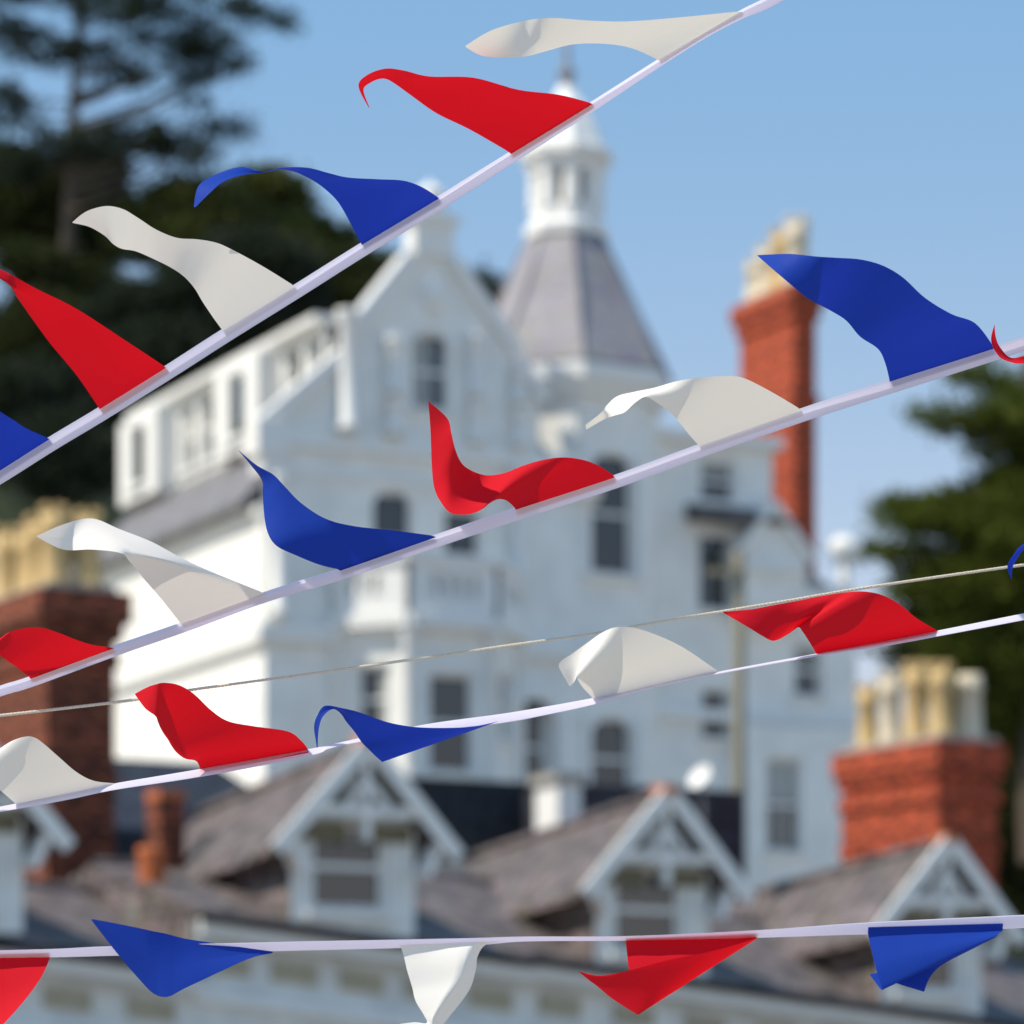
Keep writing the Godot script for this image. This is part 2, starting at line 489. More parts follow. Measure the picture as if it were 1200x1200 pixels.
	# the third string, just under the rope
	var c := make_strand("bunting string below the rope, its pennants crossing the rope", 4.96, 4.96, [
		[-60, 958, 5], [20, 943, 6.5], [80, 931, 7.5], [135, 919, 8], [235, 902, 9.5], [361, 879, 8.5], [385, 874, 5], [422, 866, 5], [500, 850, 9], [585, 838, 11], [640, 829, 10], [696, 819, 8], [760, 806, 3], [842, 788, 3], [957, 767, 3.5], [1040, 752, 6], [1100, 740, 7], [1200, 720, 8], [1260, 708, 8]])
	pennant(c, "white", "white pennant humped at the left edge below the rope", two(
		[[135, 918], [110, 915], [90, 905], [70, 888], [53, 873], [42, 865], [32, 863], [17, 867], [0, 877], [-50, 912]],
		[[20, 943], [14, 938], [7, 932], [0, 926], [-6, 920], [-12, 914], [-19, 909], [-27, 906], [-35, 906], [-51, 913]],
		[0, 0.6, 1.4, 2, 2.4, 2.4, 2, 1.2, 0.2, -1], [0, 0.3, 0.6, 0.9, 1, 1, 0.7, 0.3, 0, -1]))
	pennant(c, "red", "red pennant shaped like a bird, its tip turned back over the rope", two(
		[[361, 878], [353, 868], [337, 857], [297, 851], [267, 845], [247, 832], [227, 813], [210, 803], [193, 800], [182, 802], [171, 806], [158, 813]],
		[[235, 902], [230, 892], [217, 889], [207, 882], [201, 874], [197, 867], [192, 860], [188, 853], [185, 846], [182, 839], [170, 830], [159, 815]],
		[0, 1.6, 2.6, 2.6, 2.2, 2.2, 2.6, 3, 3.2, 2.6, 0.2, -2], [0, 0.2, 0.6, 1, 1, 1, 1.2, 1.6, 2.2, 2.6, 1.2, -1.8]))
	pennant(c, "blue", "blue pennant hanging below its tape with a pale curled tail", two(
		[[585, 845], [557, 851], [526, 853], [487, 852], [453, 846], [422, 835], [402, 830], [381, 827], [372, 838], [368, 851], [370, 868], [372, 881]],
		[[448, 893], [440, 886], [432, 878], [424, 870], [415, 857], [406, 846], [399, 836], [390, 831], [379, 839], [374, 852], [372.5, 868], [372.7, 881]],
		[0.9, 1.6, 2.2, 2.8, 3.2, 3.2, 2.4, 0.6, -0.8, -1.2, -0.8, -0.2], [0.9, 1.4, 1.8, 2.0, 2.2, 2.2, 1.8, 1.4, 0.8, 0.2, -0.2, -0.2]), false)
	pennant(c, "white", "white pennant bellied out with its tip tucked behind", two(
		[[842, 787], [812, 766], [790, 753], [764, 742], [742, 735.5], [722, 735], [706, 741], [690, 752], [672, 765], [655, 778], [662, 794]],
		[[696, 820], [690, 813], [684, 807], [679, 800], [676, 794], [675, 788], [677, 786], [676, 792], [673, 799], [668, 804], [667, 803]],
		[0, 1.4, 2.4, 3, 3, 2.4, 1, -1.2, -2.6, -3.4, -4], [0, 0.6, 1.4, 2, 2.2, 1.6, 0.2, -1.2, -2.2, -3, -4]))
	pennant(c, "red", "red pennant hung along the rope with a shaded crease", two(
		[[1100, 740], [1075, 725], [1054, 708], [1033, 697], [1010, 693], [985, 695], [960, 699], [935, 704], [907, 709], [880, 714], [847, 717]],
		[[957, 767], [952, 758], [947, 750], [941, 741], [935, 735], [924, 743], [907, 751], [893, 745], [880, 737], [863, 727], [849, 719]],
		[0, 1.6, 2.6, 2.8, 2.0, 0.6, -0.4, -0.6, 0, 0.6, 1], [0, 0.4, 0.8, 0.8, 0.2, -0.6, 1.4, 2.2, 2.4, 2, 1]))
	pennant(c, "blue", "thin blue curl of a pennant hooked on the rope", two(
		[[1330, 692], [1280, 655], [1230, 632], [1200, 637], [1187, 651], [1180.5, 664], [1185, 679]],
		[[1215, 716], [1240, 675], [1218, 650], [1202, 643], [1192, 655], [1186.5, 666], [1185.5, 679]],
		[0, 1, 2, 2.4, 2.2, 2, 2], [0, 0.5, 1, 1.4, 1.6, 1.8, 2]))

	# the lowest string, its pennants hanging
	var e := make_strand("lowest nearly level bunting string with five hanging pennants", 4.82, 4.8, [
		[-60, 1123, 7], [60, 1121, 8], [138, 1119, 9.5], [320, 1114, 9], [467, 1110, 8], [560, 1106, 6], [617, 1102, 3.5], [735, 1101, 3], [887, 1098, 7], [1017, 1094, 12], [1200, 1086, 13], [1260, 1083, 13]], true)
	pennant(e, "red", "pale red pennant cut by the left edge", two(
		[[59, 1121], [50, 1142], [33, 1167], [7, 1197], [-22, 1226]], [[-90, 1123], [-78, 1155], [-60, 1188], [-40, 1214], [-24, 1228]], [0, 1.6, 3.2, 4.6, 5.6], [0, 0.8, 2.0, 3.6, 5.5]))
	pennant(e, "blue", "blue pennant swung up in front of the tape, pointed at both ends", two(
		[[320, 1115], [290, 1111], [250, 1105], [217, 1100], [196, 1094.5], [178, 1091], [165, 1088], [135, 1082], [108, 1077]],
		[[319, 1117], [293, 1123], [255, 1140], [217, 1158], [197, 1168], [182, 1165.5], [168, 1153], [138, 1118], [107, 1078]],
		[0.8, 0.9, 1.2, 1.6, 2.2, 2.8, 3, 3, 2.6], [0.8, 1.4, 2.4, 3.2, 3, 2.2, 2, 2.2, 2.5]), false)
	pennant(e, "white", "white pennant hanging down with its right side rolled under", [
		[600, 1099, 0.4, 570, 1101, 0.6, 467, 1102, 0.5], [571, 1106, 0.3, 552, 1110, 1.5, 473, 1120, 0.8], [560, 1120, 0.2, 548, 1126, 2.5, 477, 1137, 1.2], [557.5, 1137, 0, 540, 1149, 3.3, 483, 1157, 1.6], [550, 1160, 0.2, 522, 1172, 4, 487, 1173, 2.2], [530, 1187, 0.8, 508, 1192, 4.2, 497, 1190, 2.8], [514, 1204, 1.6, 505, 1202, 3.8, 500, 1199, 3], [492, 1206, 2.4, 488, 1203, 3.2, 486, 1198, 3], [470, 1201, 3, 469, 1200.5, 3, 468, 1200, 3]], false)
	pennant(e, "red", "red pennant folded up across itself, tip to the left", two(
		[[887, 1097], [887, 1098], [886, 1099], [885, 1100], [837, 1114], [783, 1125], [738, 1137], [703, 1143], [678, 1138]],
		[[733, 1100], [738, 1145], [746, 1183], [748, 1189], [740, 1185], [717, 1170], [700, 1156], [688, 1147], [679, 1139]],
		[0, 0.2, 0.6, 1.6, 4.6, 6.0, 6.0, 5.2, 4.4], [0, 2.2, 4.0, 4.7, 4.7, 4.5, 4.4, 4.4, 4.3]))
	pennant(e, "blue", "blue pennant folded back under, at the lower right", two(
		[[1175, 1090], [1174, 1091], [1170, 1094], [1165, 1099], [1140, 1112], [1105, 1130], [1090, 1145], [1083, 1162]],
		[[1017, 1094], [1021, 1112], [1027, 1137], [1034, 1160], [1025, 1150], [1021, 1141], [1050, 1152], [1082, 1162]],
		[0.2, 0.5, 1.2, 1.4, 0.2, -0.2, 0, 0.6], [0.2, 1.6, 3.4, 4.2, 2.4, 1, 0.6, 0.6]))

	# the rope: three strands laid round one another
	var pts := [[-60, 845], [0, 838.5], [80, 829.5], [158, 820], [220, 809], [360, 790], [500, 770.5], [600, 756], [700, 742], [760, 731], [850, 716], [930, 703], [1000, 691], [1100, 676], [1200, 662], [1260, 654]]
	var line := []
	for p: Array in pts:
		line.append(at(p[0], p[1], 5.04))
	for k in 16:
		line.push_front(line[0] + (line[0] - line[1]).normalized() * 0.11)
		line.append(line[-1] + (line[-1] - line[-2]).normalized() * 0.11)
	var rope := thing("rope", "thin twisted beige rope strung between the second and third bunting strings", "rope")
	for s in 3:
		var st := SurfaceTool.new()
		st.begin(Mesh.PRIMITIVE_TRIANGLES)
		st.set_smooth_group(0)
		var way := PackedVector3Array()
		var rad := PackedFloat32Array()
		var n := 1500
		var gone := 0.0
		var last := Vector3.ZERO
		for k in n + 1:
			var p: Vector3 = spline(line, float(k) / n)
			if k > 0:
				gone += p.distance_to(last)
			last = p
			var ang := gone / 0.017 * TAU + TAU * s / 3.0
			way.append(p + Vector3(0.15 * sin(ang), cos(ang), sin(ang)) * 0.00125)
			rad.append(0.00135)
		tube(st, way, rad, 6)
		commit(st, "strand", M["rope"], rope)

# ------------------------------------------------------------------ building pieces

# a wall in the plane z = 0 of t, outward +z, with window openings cut through it; holes are Rect2(x, y, w, h)
func wall_panel(st: SurfaceTool, x0: float, x1: float, y0: float, y1: float, holes: Array, t: Transform3D, deep := 0.3) -> void:
	var xs := [x0, x1]
	var ys := [y0, y1]
	for h: Rect2 in holes:
		xs.append_array([h.position.x, h.end.x])
		ys.append_array([h.position.y, h.end.y])
	xs.sort()
	ys.sort()
	for i in xs.size() - 1:
		for j in ys.size() - 1:
			if xs[i + 1] - xs[i] < 0.001 or ys[j + 1] - ys[j] < 0.001:
				continue
			var c := Vector2((xs[i] + xs[i + 1]) * 0.5, (ys[j] + ys[j + 1]) * 0.5)
			var cut := false
			for h: Rect2 in holes:
				cut = cut or h.has_point(c)
			if not cut:
				quad(st, t * Vector3(xs[i], ys[j], 0), t * Vector3(xs[i + 1], ys[j], 0), t * Vector3(xs[i + 1], ys[j + 1], 0), t * Vector3(xs[i], ys[j + 1], 0), t * Vector3(c.x, c.y, -1))
	for h: Rect2 in holes:
		var a := h.position
		var b := h.end
		var far := t * Vector3(h.get_center().x, h.get_center().y, 0)
		for e: Array in [[a.x, a.y, b.x, a.y], [b.x, a.y, b.x, b.y], [b.x, b.y, a.x, b.y], [a.x, b.y, a.x, a.y]]:
			var mid := t * Vector3((e[0] + e[2]) * 0.5, (e[1] + e[3]) * 0.5, -deep * 0.5)
			quad(st, t * Vector3(e[0], e[1], 0), t * Vector3(e[2], e[3], 0), t * Vector3(e[2], e[3], -deep), t * Vector3(e[0], e[1], -deep), mid + (mid - far))

# frame (the part) with pane, sill and arch (its sub-parts), set back in the opening h
func window(parent: Node, h: Rect2, t: Transform3D, glass := "dark_glass", arched := false, bars := 1, rail := true, back := 0.16, curtain := false) -> void:
	var st := begin()
	var w := 0.1
	var a := h.position
	var b := h.end
	box(st, a.x, a.x + w, a.y, b.y, -back - 0.06, -back + 0.02, t)
	box(st, b.x - w, b.x, a.y, b.y, -back - 0.06, -back + 0.02, t)
	box(st, a.x + w, b.x - w, a.y, a.y + w, -back - 0.06, -back + 0.02, t)
	box(st, a.x + w, b.x - w, b.y - w, b.y, -back - 0.06, -back + 0.02, t)
	if rail:
		var ym := a.y + h.size.y * 0.5
		box(st, a.x + w, b.x - w, ym - 0.05, ym + 0.05, -back - 0.05, -back + 0.03, t)
	for k in bars:
		var xm := a.x + h.size.x * (k + 1) / (bars + 1)
		box(st, xm - 0.03, xm + 0.03, a.y + w, b.y - w, -back - 0.045, -back + 0.01, t)
	if arched:
		var r := h.size.x * 0.5
		for s in [-1, 1]:
			var poly := PackedVector2Array()
			poly.append(Vector2(a.x + r + s * r, b.y))
			for k in 9:
				var ang := PI * 0.5 * k / 8.0
				poly.append(Vector2(a.x + r + s * r * cos(ang), b.y - r + r * sin(ang)))
			prism(st, poly, -0.28, 0.0 - 0.004, t)
	var f := commit(st, "window", M["white_paint"], parent)
	st = begin()
	box(st, a.x + w * 0.5, b.x - w * 0.5, a.y + w * 0.5, b.y - w * 0.5, -back - 0.035, -back - 0.025, t)
	commit(st, "pane", M[glass], f)
	if curtain or rng.randf() < 0.3:
		st = begin()
		if not curtain and rng.randf() < 0.5:
			box(st, a.x + w, b.x - w, b.y - h.size.y * rng.randf_range(0.2, 0.45), b.y - w, -back - 0.022, -back - 0.014, t)
			commit(st, "blind", M["curtain"], f)
		else:
			var near_right := rng.randf() < 0.6
			var share := rng.randf_range(0.28, 0.45) * h.size.x
			box(st, b.x - share if near_right else a.x + w, b.x - w if near_right else a.x + share, a.y + w, b.y - w, -back - 0.022, -back - 0.014, t)
			commit(st, "curtain", M["curtain"], f)
	st = begin()
	box(st, a.x - 0.12, b.x + 0.12, a.y - 0.12, a.y, -0.2, 0.14, t)
	commit(st, "sill", M["white_paint"], f)

func chimney_pot(parent: Node, c: Vector3, r: float, h: float, mat: String, crown := true) -> void:
	var st := begin()
	st.set_smooth_group(0)
	var prof := [Vector2(r * 1.12, 0), Vector2(r * 1.12, h * 0.08), Vector2(r, h * 0.12), Vector2(r * 0.86, h * 0.72), Vector2(r * 1.02, h * 0.76), Vector2(r * 1.05, h * 0.84), Vector2(r * 0.9, h * 0.87), Vector2(r * 0.92, h), Vector2(r * 0.7, h), Vector2(r * 0.68, h * 0.7)]
	lathe(st, prof, 12, c, 0.2)
	if crown:
		for k in 6:
			var t := TAU * k / 6.0
			var p := c + Vector3(sin(t) * r * 0.82, h, cos(t) * r * 0.82)
			box(st, p.x - r * 0.16, p.x + r * 0.16, p.y - 0.01, p.y + h * 0.12, p.z - r * 0.16, p.z + r * 0.16)
	commit(st, "chimney_pot", M[mat], parent)

# a brick stack: x0..x1 along, z0..z1 deep, from y0 to y1, with corbelled courses at the head
func chimney(parent: Node, x0: float, x1: float, z0: float, z1: float, y0: float, y1: float, brick: String, bands: Array, pots: Array, label := "") -> void:
	var st := begin()
	box(st, x0, x1, y0, y1, z0, z1)
	var c := commit(st, "chimney", M[brick], parent, label)
	for b: Array in bands:
		st = begin()
		box(st, x0 - b[2], x1 + b[2], b[0], b[1], z0 - b[2], z1 + b[2])
		commit(st, "brick_band", M[brick], c)
	st = begin()
	box(st, x0 - 0.02, x1 + 0.02, y1 + 0.002, y1 + 0.14, z0 - 0.02, z1 + 0.02)
	commit(st, "flaunching", M["mortar"], c)
	for p: Array in pots:
		chimney_pot(c, Vector3(p[0], y1 + 0.13, p[1]), p[2], p[3], p[4], p[5] if p.size() > 5 else true)

func ball(st: SurfaceTool, c: Vector3, r: float, squash := 1.0) -> void:
	var prof := []
	for k in 9:
		var t := PI * k / 8.0
		prof.append(Vector2(sin(t) * r, -cos(t) * r * squash))
	lathe(st, prof, 12, c)

# ------------------------------------------------------------------ the hotel

func make_hotel() -> void:
	var base := at(310, HORIZON + EYE / 84.5 * FOCAL, 84.5)
	var hotel := thing("hotel", "large white gabled hotel with an octagonal slate spire, behind the terrace roofs", "hotel", base, deg_to_rad(26))
	var I := Transform3D.IDENTITY
	var left := Transform3D(Basis(Vector3(0, 0, 1), Vector3(0, 1, 0), Vector3(-1, 0, 0)), Vector3.ZERO)
	# long sunlit side wall
	var st := begin()
	wall_panel(st, -14.4, 0, 0, 17.99, [], left)
	commit(st, "side_wall", M["stucco"], hotel)
	# gabled front wall
	var front := [Rect2(2.9, 16.2, 1.15, 2.4), Rect2(4.9, 15.9, 1.05, 2.4), Rect2(0.95, 9.4, 0.9, 2.2), Rect2(6.75, 11.0, 1.1, 2.6), Rect2(4.0, 20.7, 1.05, 2.0)]
	st = begin()
	wall_panel(st, 0.002, 8.86, 0, 19.9, front.slice(0, 4), I)
	commit(st, "front_wall", M["stucco"], hotel)
	st = begin()
	wall_panel(st, 2.3, 6.85, 19.9, 22.75, [front[4]], I)
	quad(st, Vector3(2.3, 22.75, 0), Vector3(6.85, 22.75, 0), Vector3(5.15, 24.7, 0), Vector3(3.95, 24.7, 0), Vector3(4.5, 23, -1))
	quad(st, Vector3(3.95, 24.7, 0), Vector3(5.15, 24.7, 0), Vector3(5.05, 25.5, 0), Vector3(4.05, 25.5, 0), Vector3(4.5, 23, -1))
	quad(st, Vector3(0.1, 19.9, 0), Vector3(2.3, 19.9, 0), Vector3(2.3, 22.0, 0), Vector3(0.1, 20.1, 0), Vector3(1, 20, -1))
	quad(st, Vector3(6.85, 19.9, 0), Vector3(7.6, 19.9, 0), Vector3(7.6, 21.2, 0), Vector3(6.85, 22.2, 0), Vector3(7, 20, -1))
	commit(st, "gable", M["stucco"], hotel)
	for r: Rect2 in front:
		window(hotel, r, I, "dark_glass", r.position.y > 16, 1 if r.position.y > 20 else 0, true, 0.16, r.position.y > 20)
	# raked copings
	for e: Array in [[Vector2(0.0, 20.02), Vector2(2.2, 21.98), 0.34], [Vector2(2.35, 22.55), Vector2(3.95, 24.55), 0.32], [Vector2(5.15, 24.55), Vector2(6.95, 22.4), 0.3], [Vector2(6.95, 22.25), Vector2(7.7, 21.2), 0.3]]:
		st = begin()
		bar(st, e[0], e[1], e[2], -0.5, 0.22)
		commit(st, "coping", M["white_paint"], hotel)
	# finial block and dome
	st = begin()
	box(st, 4.0, 5.1, 24.6, 25.45, -0.45, 0.18)
	box(st, 3.85, 5.25, 25.45, 25.65, -0.55, 0.3)
	box(st, 4.2, 4.9, 25.65, 25.95, -0.4, 0.15)
	lathe(st, [Vector2(0.34, 25.95), Vector2(0.42, 26.2), Vector2(0.28, 26.35), Vector2(0.1, 26.45), Vector2(0.0, 26.6)], 10, Vector3(4.55, 0, -0.1))
	commit(st, "gable_finial", M["white_paint"], hotel)
	# kneeler at the left corner
	st = begin()
	box(st, -0.3, 0.5, 19.2, 20.05, -0.6, 0.3)
	box(st, -0.15, 0.4, 18.75, 19.2, -0.5, 0.2)
	commit(st, "kneeler", M["white_paint"], hotel)
	# pilasters, in two lengths, and the cartouche
	for p: Array in [[1.9, 2.4, 19.95, 22.95], [3.2, 3.66, 19.95, 20.85], [3.2, 3.66, 21.0, 22.4], [5.5, 5.88, 19.95, 21.0], [5.5, 5.88, 21.15, 22.7], [6.75, 7.12, 19.95, 20.9], [6.75, 7.12, 21.05, 22.0], [6.72, 7.08, 16.2, 19.4], [0.12, 0.5, 15.2, 18.7]]:
		st = begin()
		st.set_smooth_group(0)
		lathe(st, [Vector2(0, p[2]), Vector2((p[1] - p[0]) * 0.62, p[2]), Vector2((p[1] - p[0]) * 0.62, p[2] + 0.14), Vector2((p[1] - p[0]) * 0.48, p[2] + 0.2), Vector2((p[1] - p[0]) * 0.42, p[3] - 0.2), Vector2((p[1] - p[0]) * 0.6, p[3] - 0.1), Vector2((p[1] - p[0]) * 0.6, p[3]), Vector2(0, p[3])], 12, Vector3((p[0] + p[1]) * 0.5, 0, 0.2))
		commit(st, "pilaster", M["white_paint"], hotel)
	st = begin()
	ball(st, Vector3(4.55, 23.6, 0.0), 0.3, 1.5)
	commit(st, "cartouche", M["white_paint"], hotel)
	# string courses
	for y: Array in [[19.45, 19.75, 0.2], [14.6, 15.0, 0.22], [18.75, 18.9, 0.1]]:
		st = begin()
		box(st, 0.0, 8.86, y[0], y[1], 0.002, y[2])
		box(st, -y[2], 0.0, y[0] - 0.001, y[1] + 0.001, 0.004 - 0.3, y[2] - 0.002)
		commit(st, "string_course", M["white_paint"], hotel)
	for y: Array in [[14.55, 14.95, 0.2], [17.75, 17.97, 0.14]]:
		st = begin()
		box(st, -14.4, 0.0, y[0], y[1], 0.002, y[2], left)
		commit(st, "side_cornice", M["white_paint"], hotel)
	# slate pent roof between the side wall and the attic storey
	st = begin()
	hexa(st, [Vector3(-0.45, 18.0, -14.4), Vector3(1.95, 18.0, -14.4), Vector3(1.95, 18.0, -0.52), Vector3(-0.45, 18.0, -0.52), Vector3(-0.45, 18.12, -14.4), Vector3(1.95, 20.45, -14.4), Vector3(1.95, 20.45, -0.52), Vector3(-0.45, 18.12, -0.52)])
	commit(st, "pent_roof", M["slate_blue"], hotel)
	# attic storey with its row of windows
	var attic := Transform3D(left.basis, Vector3(1.9, 0, 0))
	var holes := [Rect2(-10.9, 20.75, 1.05, 1.85), Rect2(-9.5, 20.75, 1.05, 1.85), Rect2(-8.1, 20.75, 1.05, 1.85), Rect2(-3.3, 20.75, 1.1, 1.9), Rect2(-1.9, 20.75, 1.1, 1.9)]
	st = begin()
	wall_panel(st, -14.4, -0.5, 20.3, 22.8, holes, attic)
	commit(st, "attic_wall", M["stucco"], hotel)
	for r: Rect2 in holes:
		window(hotel, r, attic, "dark_glass", false, 0, true, 0.16, r.position.x > -5)
	for z: float in [-14.3, -6.7]:
		var face := Transform3D(left.basis, Vector3(1.25, 0, 0))
		var hole := Rect2(z + 0.9, 20.65, 1.25, 1.7)
		st = begin()
		wall_panel(st, z, z + 3.1, 20.25, 22.6, [hole], face, 0.25)
		for e: float in [z, z + 3.1]:
			quad(st, Vector3(1.25, 20.25, e), Vector3(1.9, 20.25, e), Vector3(1.9, 22.6, e), Vector3(1.25, 22.6, e), Vector3(1.5, 21, z + 1.5))
		quad(st, Vector3(1.25, 22.6, z), Vector3(1.9, 22.6, z), Vector3(1.9, 22.6, z + 3.1), Vector3(1.25, 22.6, z + 3.1), Vector3(1.5, 21, z + 1.5))
		quad(st, Vector3(1.25, 20.25, z), Vector3(1.9, 20.25, z), Vector3(1.9, 20.25, z + 3.1), Vector3(1.25, 20.25, z + 3.1), Vector3(1.5, 21, z + 1.5))
		commit(st, "box_bay", M["white_paint"], hotel)
		window(hotel, hole, face, "dark_glass", false, 0, false, 0.1)
	st = begin()
	box(st, 1.55, 5.8, 22.8, 22.98, -14.6, -0.52)
	commit(st, "attic_eaves", M["white_paint"], hotel)
	st = begin()
	prism(st, PackedVector2Array([Vector2(2.4, 22.0), Vector2(6.6, 22.0), Vector2(4.55, 23.6)]), -6.0, -0.3)
	commit(st, "gable_roof", M["slate_grey"], hotel)
	# core that closes the block behind its walls
	st = begin()
	box(st, 0.32, 8.8, 0.0, 17.95, -14.3, -0.34)
	box(st, 2.3, 5.6, 17.96, 22.78, -14.3, -0.36)
	commit(st, "core", M["felt_roof"], hotel)
	# canted bay under the balcony
	var bay := [Vector2(1.95, 0), Vector2(3.3, 1.35), Vector2(5.6, 1.35), Vector2(6.95, 0)]
	for k in 3:
		var a: Vector2 = bay[k]
		var b: Vector2 = bay[k + 1]
		var run := (b - a).normalized()
		var face := Transform3D(Basis(Vector3(run.x, 0, run.y), Vector3.UP, Vector3(-run.y, 0, run.x)), Vector3(a.x, 0, a.y))
		var wide := a.distance_to(b)
		var open := [Rect2(wide * 0.5 - 0.45, 12.35, 0.9, 1.75), Rect2(wide * 0.5 - 0.5, 8.6, 1.0, 2.2)]
		if k == 1:
			open = [Rect2(0.55, 11.4, 1.25, 2.5), Rect2(0.55, 7.6, 1.25, 2.4)]
		st = begin()
		wall_panel(st, 0, wide, 0, 15.0, open, face)
		commit(st, "bay_wall", M["stucco"], hotel)
		for r: Rect2 in open:
			window(hotel, r, face, "dark_glass", false, 0, true, 0.16, k == 0)
		# balcony: slab, parapet with a pierced panel and a coping
		st = begin()
		box(st, -0.25, wide + 0.25, 14.98, 15.3, -0.1, 0.34, face)
		commit(st, "balcony_slab", M["white_paint"], hotel)
		var pierced := []
		for j in (3 if k == 0 else 4):
			pierced.append(Rect2(wide * 0.5 - 0.62 + j * 0.36, 15.75, 0.22, 0.55))
		st = begin()
		wall_panel(st, 0.0, wide, 15.3, 16.6, pierced, Transform3D(face.basis, face.origin + face.basis.z * 0.22), 0.18)
		box(st, 0.0, wide, 15.3, 16.6, -0.12, 0.03, face)
		commit(st, "parapet", M["white_paint"], hotel)
		st = begin()
		box(st, -0.08, wide + 0.08, 16.6, 16.78, -0.16, 0.32, face)
		commit(st, "parapet_coping", M["white_paint"], hotel)
		for e: float in [0.0, wide]:
			st = begin()
			st.set_smooth_group(0)
			var c := face * Vector3(e, 0, 0.06)
			lathe(st, [Vector2(0.2, 0), Vector2(0.17, 11.2), Vector2(0.14, 14.6), Vector2(0.24, 14.8), Vector2(0.24, 14.97)], 10, c)
			commit(st, "bay_column", M["white_paint"], hotel)
	# arched porch to the right of the bay
	st = begin()
	var arch := PackedVector2Array()
	for k in 13:
		var t := PI * k / 12.0
		arch.append(Vector2(7.35 - cos(t) * 0.95, 12.9 + sin(t) * 0.95))
	for k in range(12, -1, -1):
		var t := PI * k / 12.0
		arch.append(Vector2(7.35 - cos(t) * 0.62, 12.9 + sin(t) * 0.62))
	prism(st, arch, 0.004, 0.3)
	box(st, 6.4, 6.73, 0, 12.9, 0.004, 0.3)
	box(st, 7.97, 8.3, 0, 12.9, 0.004, 0.3)
	commit(st, "porch_arch", M["white_paint"], hotel)
	make_tower(hotel)
	make_wing(hotel)

